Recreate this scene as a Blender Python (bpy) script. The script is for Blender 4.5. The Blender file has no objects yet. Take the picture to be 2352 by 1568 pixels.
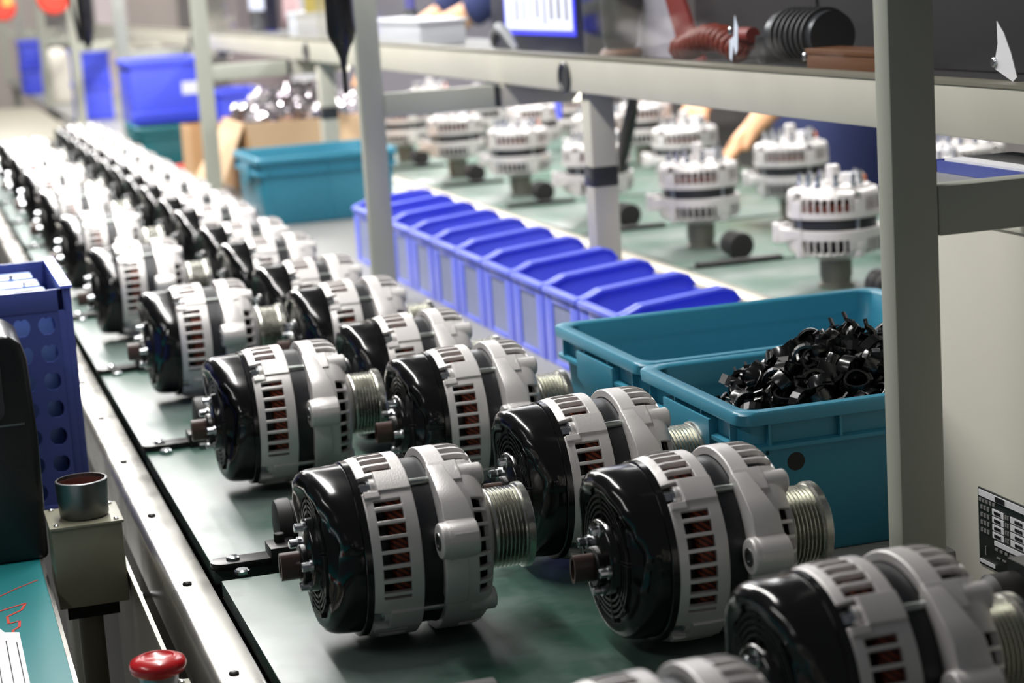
import bpy, bmesh, math, random
from mathutils import Matrix, Vector, Euler
random.seed(7)
C = bpy.context.scene.collection
SC = bpy.context.scene
PI = math.pi
def rad(d): return math.radians(d)

# ------------------------------------------------------------------ camera, world, lights, exposure
# world: z = 0 is the top of the conveyor, the floor is at z = -0.80, +Y runs along the conveyor
camd = bpy.data.cameras.new('camera'); cam = bpy.data.objects.new('camera', camd); C.objects.link(cam)
SC.camera = cam
camd.sensor_width = 36.0; camd.lens = 70.5; camd.clip_start = 0.02; camd.clip_end = 60
_yaw, _pit, _rol = 0.28707754, 0.18237309, 0.06442414
_f = Vector((math.sin(_yaw)*math.cos(_pit), math.cos(_yaw)*math.cos(_pit), -math.sin(_pit)))
_r0 = Vector((math.cos(_yaw), -math.sin(_yaw), 0)); _d0 = _f.cross(_r0)
_rt = math.cos(_rol)*_r0 + math.sin(_rol)*_d0; _dn = -math.sin(_rol)*_r0 + math.cos(_rol)*_d0
_m = Matrix((_rt, -_dn, -_f)).transposed().to_4x4(); _m.translation = (0, 0, 0.43)
cam.matrix_world = _m
camd.dof.use_dof = True; camd.dof.focus_distance = 1.43; camd.dof.aperture_fstop = 8.5

W = bpy.data.worlds.new('world'); SC.world = W; W.use_nodes = True
W.node_tree.nodes['Background'].inputs[0].default_value = (0.80, 0.84, 0.90, 1)
W.node_tree.nodes['Background'].inputs[1].default_value = 0.055

def area(name, loc, sx, sy, power, col=(1, 0.98, 0.95), rot=(0, 0, 0)):
    l = bpy.data.lights.new(name, 'AREA'); l.shape = 'RECTANGLE'; l.size = sx; l.size_y = sy
    l.energy = power; l.color = col
    o = bpy.data.objects.new(name, l); C.objects.link(o); o.location = loc; o.rotation_euler = rot
    return o
# fluorescent tubes hung over the line and over the second conveyor, hall lights beyond
for y, p in ((1.95, 11), (3.2, 17), (4.45, 19), (5.7, 16), (6.95, 9)):
    area('tube_lamp', (0.22, y, 1.05), 0.07, 1.15, p)
for y, p in ((2.5, 9), (3.9, 14), (5.3, 14), (6.7, 14)):
    area('tube_lamp', (1.50, y, 1.00), 0.07, 1.15, p)
for y in (2.3, 3.4, 4.5, 5.6):                      # added fill lights hidden under the shelf, brightening the upright alternators
    area('shelf_fill', (0.90, y, 0.262), 0.04, 0.9, 1.5, rot=(0, rad(-48), 0))
area('bench_fill', (-0.55, 1.15, 0.85), 0.06, 0.6, 1.5, rot=(0, rad(-35), 0))  # added fill light for the basket, box and bench
area('hall_lamp', (0.3, 9.0, 2.8), 4.0, 3.0, 150)
area('hall_lamp', (3.2, 5.5, 2.8), 2.0, 3.0, 110)

SC.view_settings.view_transform = 'Standard'; SC.view_settings.look = 'None'
SC.view_settings.gamma = 1.0; SC.view_settings.use_curve_mapping = False
SC.view_settings.exposure = 0.55

# ------------------------------------------------------------------ materials
def lin(c):
    return tuple(((v/255)/12.92 if v/255 <= 0.04045 else ((v/255+0.055)/1.055)**2.4) for v in c)
def mat(name, rgb, rough=0.5, metal=0.0, var=0.0, scale=30, bump=0.0, bscale=200, coat=0.0, trans=0.0, alpha=1.0,
        rvar=0.0, emit=0.0, bevel=0.0, aniso=False, spec=0.5):
    m = bpy.data.materials.new(name); m.use_nodes = True
    nt = m.node_tree; b = nt.nodes['Principled BSDF']
    c = lin(rgb); b.inputs['Base Color'].default_value = (*c, 1)
    b.inputs['Roughness'].default_value = rough; b.inputs['Metallic'].default_value = metal
    b.inputs['Coat Weight'].default_value = coat; b.inputs['Coat Roughness'].default_value = 0.08
    b.inputs['Specular IOR Level'].default_value = spec
    if trans: b.inputs['Transmission Weight'].default_value = trans
    if alpha < 1: b.inputs['Alpha'].default_value = alpha
    if emit:
        b.inputs['Emission Color'].default_value = (*c, 1); b.inputs['Emission Strength'].default_value = emit
    tc = nt.nodes.new('ShaderNodeTexCoord')
    if var or rvar:
        n = nt.nodes.new('ShaderNodeTexNoise'); n.inputs['Scale'].default_value = scale; n.inputs['Detail'].default_value = 5
        nt.links.new(tc.outputs['Object'], n.inputs['Vector'])
        if var:
            mx = nt.nodes.new('ShaderNodeMix'); mx.data_type = 'RGBA'
            mx.inputs['A'].default_value = (*[v*(1-var) for v in c], 1)
            mx.inputs['B'].default_value = (*[min(1, v*(1+var)) for v in c], 1)
            nt.links.new(n.outputs['Fac'], mx.inputs['Factor']); nt.links.new(mx.outputs['Result'], b.inputs['Base Color'])
        if rvar:
            mr = nt.nodes.new('ShaderNodeMapRange'); mr.inputs['From Min'].default_value = 0.3; mr.inputs['From Max'].default_value = 0.7
            mr.inputs['To Min'].default_value = max(0.02, rough-rvar); mr.inputs['To Max'].default_value = min(1, rough+rvar)
            nt.links.new(n.outputs['Fac'], mr.inputs['Value']); nt.links.new(mr.outputs['Result'], b.inputs['Roughness'])
    nrm = None
    if bevel:
        bv = nt.nodes.new('ShaderNodeBevel'); bv.samples = 4; bv.inputs['Radius'].default_value = bevel; nrm = bv.outputs['Normal']
        nt.links.new(nrm, b.inputs['Normal'])
    if bump:
        n2 = nt.nodes.new('ShaderNodeTexNoise'); n2.inputs['Scale'].default_value = bscale; n2.inputs['Detail'].default_value = 3
        nt.links.new(tc.outputs['Object'], n2.inputs['Vector'])
        bp = nt.nodes.new('ShaderNodeBump'); bp.inputs['Strength'].default_value = bump; bp.inputs['Distance'].default_value = 0.001
        nt.links.new(n2.outputs['Fac'], bp.inputs['Height'])
        if nrm: nt.links.new(nrm, bp.inputs['Normal'])
        nt.links.new(bp.outputs['Normal'], b.inputs['Normal'])
    return m

def worn_mat(name, base, worn, dirt, rough_base, rough_worn, scale):
    m = bpy.data.materials.new(name); m.use_nodes = True; nt = m.node_tree; b = nt.nodes['Principled BSDF']
    tc = nt.nodes.new('ShaderNodeTexCoord')
    n = nt.nodes.new('ShaderNodeTexNoise'); n.inputs['Scale'].default_value = scale; n.inputs['Detail'].default_value = 7; n.inputs['Roughness'].default_value = 0.65
    n2 = nt.nodes.new('ShaderNodeTexNoise'); n2.inputs['Scale'].default_value = scale*3.1; n2.inputs['Detail'].default_value = 6
    nt.links.new(tc.outputs['Object'], n.inputs['Vector']); nt.links.new(tc.outputs['Object'], n2.inputs['Vector'])
    r1 = nt.nodes.new('ShaderNodeValToRGB'); r1.color_ramp.elements[0].position = 0.40; r1.color_ramp.elements[1].position = 0.68
    r2 = nt.nodes.new('ShaderNodeValToRGB'); r2.color_ramp.elements[0].position = 0.60; r2.color_ramp.elements[1].position = 0.78
    nt.links.new(n.outputs['Fac'], r1.inputs['Fac']); nt.links.new(n2.outputs['Fac'], r2.inputs['Fac'])
    m1 = nt.nodes.new('ShaderNodeMix'); m1.data_type = 'RGBA'
    m1.inputs['A'].default_value = (*lin(base), 1); m1.inputs['B'].default_value = (*lin(worn), 1)
    m2 = nt.nodes.new('ShaderNodeMix'); m2.data_type = 'RGBA'; m2.inputs['B'].default_value = (*lin(dirt), 1)
    nt.links.new(r1.outputs['Color'], m1.inputs['Factor']); nt.links.new(r2.outputs['Color'], m2.inputs['Factor'])
    nt.links.new(m1.outputs['Result'], m2.inputs['A']); nt.links.new(m2.outputs['Result'], b.inputs['Base Color'])
    b.inputs['Specular IOR Level'].default_value = 0.24
    mr = nt.nodes.new('ShaderNodeMapRange'); mr.inputs['To Min'].default_value = rough_base; mr.inputs['To Max'].default_value = rough_worn
    nt.links.new(r1.outputs['Color'], mr.inputs['Value']); nt.links.new(mr.outputs['Result'], b.inputs['Roughness'])
    return m

M = {}
M['black'] = mat('gloss_black_plastic', (12, 11, 12), 0.16, spec=0.6, rvar=0.03, scale=60)
M['grille'] = mat('matte_black_plastic', (9, 9, 10), 0.38)
M['silver'] = mat('cast_aluminium', (214, 210, 208), 0.40, 0.35, var=0.05, scale=40, bump=0.12, bscale=900, bevel=0.0012)
M['steel'] = mat('bright_steel', (200, 203, 206), 0.22, 1.0)
M['rod'] = mat('plated_rod', (170, 176, 172), 0.3, 1.0)
M['stator'] = mat('stator_lamination', (44, 45, 48), 0.34, 0.25, var=0.15, scale=50)
M['zinc'] = mat('zinc_plated_steel', (202, 202, 194), 0.26, 1.0, rvar=0.06, scale=80)
def copper_mat():
    m = bpy.data.materials.new('copper_winding'); m.use_nodes = True; nt = m.node_tree; b = nt.nodes['Principled BSDF']
    tc = nt.nodes.new('ShaderNodeTexCoord'); mp = nt.nodes.new('ShaderNodeMapping'); mp.inputs['Rotation'].default_value = (0.5, 0.9, 0.3)
    w = nt.nodes.new('ShaderNodeTexWave'); w.inputs['Scale'].default_value = 95; w.inputs['Distortion'].default_value = 1.2
    r = nt.nodes.new('ShaderNodeValToRGB'); r.color_ramp.elements[0].color = (*lin((26, 12, 9)), 1); r.color_ramp.elements[1].color = (*lin((138, 58, 30)), 1)
    nt.links.new(tc.outputs['Object'], mp.inputs['Vector']); nt.links.new(mp.outputs['Vector'], w.inputs['Vector'])
    nt.links.new(w.outputs['Fac'], r.inputs['Fac']); nt.links.new(r.outputs['Color'], b.inputs['Base Color'])
    b.inputs['Metallic'].default_value = 0.35; b.inputs['Roughness'].default_value = 0.4
    return m
M['copper'] = copper_mat()
M['brown'] = mat('brown_plastic', (74, 56, 50), 0.35)
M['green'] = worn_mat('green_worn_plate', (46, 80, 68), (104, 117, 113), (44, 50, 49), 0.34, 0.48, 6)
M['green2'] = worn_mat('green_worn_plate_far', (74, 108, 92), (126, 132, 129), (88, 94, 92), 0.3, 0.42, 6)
M['rail'] = mat('stainless_rail', (178, 176, 170), 0.30, 0.85, var=0.10, scale=9, rvar=0.10)
M['raildark'] = mat('rail_side', (120, 118, 108), 0.5, 0.4, var=0.1)
M['link'] = mat('black_oxide', (30, 28, 28), 0.42, 0.5, var=0.2)
M['rubber'] = mat('black_rubber', (34, 32, 32), 0.55)
M['plate'] = mat('grey_table_plate', (136, 136, 134), 0.42, var=0.08, scale=8)
M['cream'] = mat('cream_edge', (178, 170, 154), 0.5, var=0.05)
M['post'] = mat('grey_painted_tube', (172, 174, 162), 0.45, var=0.03, scale=10)
M['beam'] = mat('cream_grey_beam', (190, 187, 174), 0.5, var=0.07, scale=14, rvar=0.05)
M['teal'] = mat('teal_crate_plastic', (50, 130, 156), 0.38, var=0.06, scale=10, bump=0.05, bscale=300)
M['teal2'] = mat('green_teal_crate_plastic', (30, 112, 122), 0.4, var=0.06, scale=10)
M['bin'] = mat('blue_bin_plastic', (114, 128, 248), 0.36, var=0.04, scale=12)
M['bluebox'] = mat('blue_box_plastic', (78, 92, 236), 0.4, var=0.05, scale=8)
M['basket'] = mat('blue_basket_plastic', (74, 88, 164), 0.4, var=0.08, scale=10)
M['sheet'] = mat('blue_tray_plastic', (120, 152, 214), 0.35, var=0.1, scale=20)
M['label'] = mat('grey_label_card', (142, 150, 186), 0.5, var=0.12, scale=40)
M['clip'] = mat('black_clip_plastic', (16, 16, 17), 0.22, spec=0.6)
M['clipmetal'] = mat('clip_metal', (210, 208, 205), 0.2, 1.0)
M['device'] = mat('black_device_plastic', (22, 22, 24), 0.3, rvar=0.05)
M['darkgrey'] = mat('dark_grey_plastic', (52, 53, 56), 0.35)
M['tealmat'] = mat('teal_bench_mat', (22, 124, 128), 0.55, var=0.08, scale=14)
M['beige'] = mat('beige_box_paint', (132, 130, 111), 0.45, var=0.05)
M['darkbeige'] = mat('beige_dark_paint', (112, 108, 94), 0.55, var=0.1)
M['redbutton'] = mat('red_button_plastic', (200, 28, 34), 0.28, coat=0.3)
M['stem'] = mat('grey_stem', (150, 152, 154), 0.3, 0.6)
M['rust'] = mat('rusty_inside', (110, 62, 54), 0.7, var=0.2)
M['ring'] = mat('dull_steel_ring', (110, 112, 112), 0.38, 0.9, var=0.15, scale=30)
M['paper'] = mat('white_paper', (236, 236, 240), 0.7)
M['ink'] = mat('black_ink', (24, 24, 28), 0.6)
M['redink'] = mat('red_ink', (206, 70, 54), 0.6)
M['cardboard'] = mat('brown_cardboard', (192, 152, 110), 0.75, var=0.06, scale=6)
M['kraft'] = mat('kraft_flap', (204, 174, 140), 0.7, var=0.05, scale=6)
M['cabinet'] = mat('cream_cabinet_paint', (212, 209, 196), 0.5, var=0.02)
M['plateblack'] = mat('black_nameplate', (34, 40, 36), 0.4)
M['navy'] = mat('navy_cloth', (38, 48, 92), 0.85, var=0.1, scale=40)
M['skin'] = mat('skin', (226, 170, 128), 0.55, var=0.04, scale=20)
M['hair'] = mat('black_hair', (22, 20, 20), 0.5)
M['shoe'] = mat('dark_shoe', (30, 30, 32), 0.5)
M['screen'] = mat('lit_screen', (214, 218, 236), 0.3, emit=0.7)
M['screenblue'] = mat('lit_screen_blue', (70, 70, 235), 0.3, emit=0.8)
M['monitor'] = mat('dark_blue_bezel', (26, 28, 52), 0.35)
M['yellow'] = mat('yellow_card', (206, 184, 96), 0.6)
M['red'] = mat('red_plastic', (226, 66, 48), 0.4)
M['orange'] = mat('orange_hose', (132, 46, 24), 0.45)  # tone darkened to stand for the dim space behind the panes
M['amber'] = mat('amber_box', (108, 64, 28), 0.5)  # low light behind the panes is put into this brown
M['charcoal'] = mat('charcoal_panel', (58, 55, 55), 0.55, var=0.04)
M['lilac'] = mat('pale_lilac_strip', (176, 170, 178), 0.5)
M['white'] = mat('white_plastic', (226, 226, 230), 0.45)
M['cream2'] = mat('cream_pouch', (240, 234, 222), 0.6)
M['film'] = mat('silver_film', (214, 208, 214), 0.14, 0.9)
M['tape'] = mat('pale_blue_tape', (206, 216, 232), 0.5)
M['pink'] = mat('pink_cloth', (236, 196, 196), 0.8)
M['purple'] = mat('lilac_cloth', (196, 164, 204), 0.7)
M['floor'] = mat('grey_floor', (128, 128, 124), 0.5, var=0.08, scale=2)
M['wall'] = mat('grey_wall', (176, 170, 168), 0.7, var=0.03, scale=2)
M['cable'] = mat('black_cable', (20, 20, 24), 0.5)
M['mauve'] = mat('mauve_panel', (150, 136, 138), 0.7)
M['palepink'] = mat('pale_pink_panel', (214, 202, 204), 0.7)
M['warmgrey'] = mat('warm_grey_panel', (188, 178, 172), 0.7)
M['greylilac'] = mat('grey_lilac_panel', (160, 156, 166), 0.7)
M['strap'] = mat('navy_strap', (62, 56, 140), 0.6)
M['lip'] = mat('lip', (176, 108, 94), 0.5)
M['dimred'] = mat('dimmed_red_plastic', (134, 44, 36), 0.5)  # darker red carries the lack of light behind the panes
M['orangepin'] = mat('orange_insulator', (220, 120, 70), 0.5)
def acrylic():
    m = bpy.data.materials.new('clear_acrylic'); m.use_nodes = True; nt = m.node_tree; nt.nodes.remove(nt.nodes['Principled BSDF'])
    out = nt.nodes['Material Output']; t = nt.nodes.new('ShaderNodeBsdfTransparent'); t.inputs[0].default_value = (0.94, 0.95, 0.96, 1)
    g = nt.nodes.new('ShaderNodeBsdfGlossy'); g.inputs['Roughness'].default_value = 0.06
    fr0 = nt.nodes.new('ShaderNodeFresnel'); fr0.inputs['IOR'].default_value = 1.13
    ge = nt.nodes.new('ShaderNodeNewGeometry'); iv = nt.nodes.new('ShaderNodeMath'); iv.operation = 'SUBTRACT'; iv.inputs[0].default_value = 1.0; nt.links.new(ge.outputs['Backfacing'], iv.inputs[1])
    fr = nt.nodes.new('ShaderNodeMath'); fr.operation = 'MULTIPLY'; nt.links.new(fr0.outputs[0], fr.inputs[0]); nt.links.new(iv.outputs[0], fr.inputs[1])
    mx = nt.nodes.new('ShaderNodeMixShader'); nt.links.new(fr.outputs[0], mx.inputs[0]); nt.links.new(t.outputs[0], mx.inputs[1]); nt.links.new(g.outputs[0], mx.inputs[2])
    nt.links.new(mx.outputs[0], out.inputs['Surface']); return m
M['acrylic'] = acrylic()

# ------------------------------------------------------------------ mesh helpers
class MB:
    def __init__(s): s.v = []; s.f = []
    def add(s, vs, fs, mtx=None):
        o = len(s.v)
        s.v += [tuple(mtx @ Vector(p)) if mtx else tuple(p) for p in vs]
        s.f += [tuple(i+o for i in f) for f in fs]; return s
    def box(s, a, b, mtx=None):
        x0, y0, z0 = a; x1, y1, z1 = b
        return s.add([(x0,y0,z0),(x1,y0,z0),(x1,y1,z0),(x0,y1,z0),(x0,y0,z1),(x1,y0,z1),(x1,y1,z1),(x0,y1,z1)],
                     [(0,3,2,1),(4,5,6,7),(0,1,5,4),(1,2,6,5),(2,3,7,6),(3,0,4,7)], mtx)
    def lathe(s, prof, n=24, mtx=None, closed=False):      # prof = [(axial, radius)], axis = +x
        vs = []; fs = []
        for a, r in prof:
            for j in range(n):
                t = 2*PI*j/n; vs.append((a, -r*math.cos(t), r*math.sin(t)))
        k = len(prof)
        for i in range(k if closed else k-1):
            i2 = (i+1) % k
            for j in range(n):
                j2 = (j+1) % n; fs.append((i*n+j, i2*n+j, i2*n+j2, i*n+j2))
        if not closed:
            if prof[0][1] > 1e-6: fs.append(tuple(range(n)))
            if prof[-1][1] > 1e-6: fs.append(tuple((k-1)*n+j for j in reversed(range(n))))
        return s.add(vs, fs, mtx)
    def cyl(s, p, q, r, n=12, r2=None, bev=0.0):
        p = Vector(p); q = Vector(q); d = q-p; L = d.length
        rot = Vector((1,0,0)).rotation_difference(d.normalized()).to_matrix().to_4x4(); rot.translation = p
        r2 = r if r2 is None else r2
        pr = [(0,r),(L,r2)] if not bev else [(0,r-bev),(bev,r),(L-bev,r2),(L,r2-bev)]
        return s.lathe(pr, n, rot)
    def tube(s, pts, r, n=8):
        pts = [Vector(p) for p in pts]; vs = []; fs = []; u = None
        for i, p in enumerate(pts):
            d = (pts[min(i+1, len(pts)-1)]-pts[max(i-1, 0)]).normalized()
            if u is None: u = d.orthogonal().normalized()
            else: u = (u-d*u.dot(d)).normalized()
            w = d.cross(u); rr = r[i] if isinstance(r, (list, tuple)) else r
            for j in range(n):
                t = 2*PI*j/n; vs.append(p+rr*(math.cos(t)*u+math.sin(t)*w))
        for i in range(len(pts)-1):
            for j in range(n):
                j2 = (j+1) % n; fs.append((i*n+j, i*n+j2, (i+1)*n+j2, (i+1)*n+j))
        fs.append(tuple(reversed(range(n)))); fs.append(tuple((len(pts)-1)*n+j for j in range(n)))
        return s.add(vs, fs)
    def prism(s, poly, axis, a, b, mtx=None):               # poly in the two other axes, extruded along axis
        def P(u, v, w): return (w,u,v) if axis == 'x' else ((u,w,v) if axis == 'y' else (u,v,w))
        n = len(poly); vs = [P(u,v,a) for u,v in poly]+[P(u,v,b) for u,v in poly]
        fs = [tuple(reversed(range(n))), tuple(range(n, 2*n))]+[(i,(i+1)%n,n+(i+1)%n,n+i) for i in range(n)]
        return s.add(vs, fs, mtx)
    def arc(s, r0, r1, a0, a1, p0, p1, n):                  # ring sector bar around +x
        vs = []; fs = []
        for j in range(n+1):
            t = rad(p0+(p1-p0)*j/n); c, q = math.cos(t), math.sin(t)
            vs += [(a0,-r0*c,r0*q),(a0,-r1*c,r1*q),(a1,-r1*c,r1*q),(a1,-r0*c,r0*q)]
        for j in range(n):
            for k in range(4):
                k2 = (k+1) % 4; fs.append((4*j+k,4*j+k2,4*j+4+k2,4*j+4+k))
        fs += [(3,2,1,0),(4*n,4*n+1,4*n+2,4*n+3)]
        return s.add(vs, fs)
    def mesh(s, name, m, bevel=0.0, smooth=35, seg=2):
        me = bpy.data.meshes.new(name); me.from_pydata(s.v, [], s.f)
        bm = bmesh.new(); bm.from_mesh(me)
        bmesh.ops.recalc_face_normals(bm, faces=bm.faces)
        if bevel:
            es = [e for e in bm.edges if len(e.link_faces) == 2 and e.calc_face_angle(0) > rad(40)]
            bmesh.ops.bevel(bm, geom=es, offset=bevel, segments=seg, affect='EDGES', profile=0.6, clamp_overlap=True)
        bm.to_mesh(me); bm.free()
        if m: me.materials.append(m)
        me.polygons.foreach_set('use_smooth', [True]*len(me.polygons))
        me.set_sharp_from_angle(angle=rad(smooth)); me.update()
        return me
    def obj(s, name, m, parent=None, bevel=0.0, smooth=35, label=None, seg=2):
        return link(name, s.mesh(name, m, bevel, smooth, seg), parent, label)

def link(name, me, parent=None, label=None):
    o = bpy.data.objects.new(name, me); C.objects.link(o)
    if parent: o.parent = parent
    if label: o['label'] = label
    return o
def thing(name, label, cat, loc=(0,0,0), rot=(0,0,0), group=None):
    o = bpy.data.objects.new(name, None); C.objects.link(o); o.empty_display_size = 0.02
    o.location = loc; o.rotation_euler = rot; return tag(o, label, cat, group)
def tag(o, label, cat, group=None):
    o['label'] = label; o['category'] = cat
    if group: o['group'] = group
    return o
def struct(o, label=None):
    o['kind'] = 'structure'
    if label: o['label'] = label
    return o
def dup(root, loc, rot=None, label=None, group=None):
    r = root.copy(); C.objects.link(r); r.location = loc
    if rot is not None: r.rotation_euler = rot
    if label: r['label'] = label
    if group: r['group'] = group
    for ch in list(root.children):
        c = ch.copy(); C.objects.link(c); c.parent = r
        for g in list(ch.children):
            d = g.copy(); C.objects.link(d); d.parent = c
    return r
ORD = ['first','second','third','fourth','fifth','sixth','seventh','eighth','ninth','tenth','eleventh','twelfth','thirteenth','fourteenth',
       'fifteenth','sixteenth','seventeenth','eighteenth','nineteenth','twentieth','twenty-first','twenty-second']

# ------------------------------------------------------------------ setting: floor, walls, tables
struct(MB().box((-4,-1.5,-0.85),(6,14,-0.80)).obj('floor', M['floor']))
struct(MB().box((-4,14,-0.80),(6,14.1,3.2)).obj('wall_back', M['wall']))
struct(MB().box((6,-1.5,-0.80),(6.1,14,3.2)).obj('wall_right', M['wall']))
# -- conveyor bed with steel rails
t = thing('conveyor', 'steel conveyor bed with screwed stainless edge rails under the green pallets', 'conveyor', (0.36,4.5,-0.80))
def P(mb, name, m, par, **k):
    o = mb.obj(name, m, par, **k); o.matrix_parent_inverse = par.matrix_world.inverted() if False else Matrix.Translation(-par.location)
    return o
rail_prof = [(0.1495,-0.045),(0.1495,-0.006),(0.1515,-0.0015),(0.155,0.0),(0.1785,0.0),(0.1805,-0.001),(0.1805,-0.02),(0.1775,-0.02),(0.1775,-0.003),(0.1535,-0.003),(0.1525,-0.045)]
rl = P(MB().prism([(x,z) for x,z in rail_prof], 'y', 0.55, 7.6), 'edge_rail', M['rail'], t, smooth=50)
for k in range(15):
    y = 1.229-0.2125*2+0.2125*k
    sc = MB().lathe([(0,0.0035),(0.0012,0.0035),(0.0022,0.0022),(0.0022,0)], 12, Matrix.Translation((0.1635,y,0))@Matrix.Rotation(-PI/2,4,'Y')).obj('rail_screw', M['link'], rl)
    sc.matrix_parent_inverse = Matrix()
P(MB().prism([(0.565-(x-0.1495)+0.0205,z) for x,z in rail_prof], 'y', 0.55, 7.6), 'edge_rail', M['rail'], t, smooth=50)
P(MB().box((0.1495,0.55,-0.14),(0.1545,7.6,-0.045)), 'side_panel', M['raildark'], t)
P(MB().box((0.581,0.55,-0.14),(0.5855,7.6,-0.045)), 'side_panel', M['raildark'], t)
P(MB().box((0.156,0.55,-0.12),(0.579,7.6,-0.10)), 'bed_plate', M['link'], t)
for y in (0.9, 3.2, 5.4, 7.4):
    for x in (0.17, 0.55):
        P(MB().box((x,y,-0.80),(x+0.035,y+0.035,-0.12)), 'leg', M['post'], t, bevel=0.003)

# -- packing table beside the conveyor
t = thing('side_table', 'grey plate table carrying the blue bins and teal crates beside the conveyor', 'table', (0.8,3.6,-0.80))
P(MB().box((0.5975,1.245,-0.012),(0.992,11.9,0.0)), 'table_top', M['plate'], t, bevel=0.002)
P(MB().box((0.992,1.245,-0.03),(1.018,11.9,0.004)), 'edge_strip', M['cream'], t, bevel=0.001)
for y in (1.30, 2.9, 4.8, 6.6, 8.8, 11.6):
    for x in (0.62, 0.94):
        P(MB().box((x,y,-0.80),(x+0.035,y+0.035,-0.012)), 'leg', M['post'], t, bevel=0.003)

# ------------------------------------------------------------------ green pallets on the conveyor
PP = 0.435; PY = 1.471
pal_top = MB().box((0.1885,-0.2135,-0.014),(0.5485,0.2135,-0.0005)).mesh('plate', M['green'], 0.0008)
def arm_meshes():
    a = MB(); pts = []
    for k in range(9):
        t_ = PI/2+PI*k/8; pts.append((0.196+0.0105*math.cos(t_), 0.0105*math.sin(t_)))
    a.prism(pts+[(0.236,-0.0105),(0.236,0.0105)], 'z', 0.0, 0.0055)
    arm = a.mesh('link_arm', M['link'], 0.0008)
    blk = MB().box((0.230,-0.015,0.0),(0.252,0.012,0.0135)).mesh('link_block', M['link'], 0.0008)
    def bolt(x,y,z,r,h): return MB().lathe([(0,r),(h*0.7,r),(h,r*0.75),(h,0)],12,Matrix.Translation((x,y,z))@Matrix.Rotation(-PI/2,4,'Y'))
    b1 = bolt(0.203,0.0,0.0055,0.0052,0.0028).mesh('link_bolt', M['steel'])
    b2 = bolt(0.206,-0.0215,0.0,0.006,0.0035).mesh('link_bolt', M['steel'])
    b3 = MB().cyl((0.240,0.003,0.0135),(0.240,0.003,0.0200),0.0042,12,bev=0.0006).mesh('socket_screw', M['link'])
    br = MB().box((0.238,-0.026,0.0),(0.254,-0.012,0.0045)).mesh('bracket', M['ring'], 0.0008)
    ro = MB().lathe([(0,0.012),(0.001,0.0178),(0.004,0.0188),(0.012,0.0188),(0.013,0.0165),(0.016,0.0165),(0.017,0.0188),(0.042,0.0188),(0.044,0.017),(0.044,0.0)],28,
                    Matrix.Translation((0.2425,0.034,0.0195))).mesh('rubber_roller', M['rubber'])
    return [('link_arm',arm),('link_block',blk),('link_bolt',b1),('link_bolt',b2),('socket_screw',b3),('bracket',br),('rubber_roller',ro)]
AM = arm_meshes()
for k in range(-2, 10):
    yb = PY+PP*k-(0.028 if k < 0 else 0)
    t = thing('pallet', 'green worn pallet plate, %s from the camera on the conveyor' % ORD[k+2], 'pallet', (0,yb,0), group='green pallets on the conveyor')
    o = link('plate', pal_top, t); o.location = (0,PP/2,0)
    t = thing('chain_link', 'black link arm with bolts and rubber roller, %s from the camera on the conveyor' % ORD[k+2], 'link', (0,yb,0), group='chain links between the green pallets')
    for n_, me in AM: link(n_, me, t)

# ------------------------------------------------------------------ alternators
ZC = 0.0605; A0 = 0.086      # axis height, and distance of the cover face behind the root
def sm(x): x = max(0, min(1, x)); return x*x*(3-2*x)
def shell(mb, prof, th, NA, hole):
    """thin lathe wall with openings: prof [(a,r)], th thickness, hole(i, phi_deg) -> True where cell is open"""
    k = len(prof); nor = []
    for i in range(k):
        p = prof[max(i-1,0)]; q = prof[min(i+1,k-1)]; dx, dr = q[0]-p[0], q[1]-p[1]; L = math.hypot(dx,dr) or 1
        nor.append((-dr/L, dx/L))
    vs = []
    for s_ in (0, 1):
        for (a, r), (na, nr) in zip(prof, nor):
            a2, r2 = (a, r) if s_ == 0 else (a-na*th, r-nr*th)
            for j in range(NA):
                t_ = 2*PI*j/NA; vs.append((a2, -r2*math.cos(t_), r2*math.sin(t_)))
    o = k*NA; fs = []
    op = [[hole(i, (j+0.5)*360/NA) for j in range(NA)] for i in range(k-1)]
    for i in range(k-1):
        for j in range(NA):
            if op[i][j]: continue
            j2 = (j+1) % NA; a, b, c, d = i*NA+j, (i+1)*NA+j, (i+1)*NA+j2, i*NA+j2
            fs += [(a,b,c,d), (o+d,o+c,o+b,o+a)]
            if i == 0 or op[i-1][j]: fs.append((a,d,o+d,o+a))
            if i == k-2 or op[i+1][j]: fs.append((c,b,o+b,o+c))
            if op[i][(j-1) % NA]: fs.append((b,a,o+a,o+b))
            if op[i][j2]: fs.append((d,c,o+c,o+d))
    mb.add(vs, fs); return mb
BOLTS = (58, -38, -122, 142)
def n180(p): return (p+180) % 360-180
def in_sec(p, secs):
    p = n180(p)
    return any(a <= p <= b for a, b in secs)
SEC = [(-20.5,44.5),(66,133),(-109,-50),(152,180),(-180,-134)]

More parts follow.
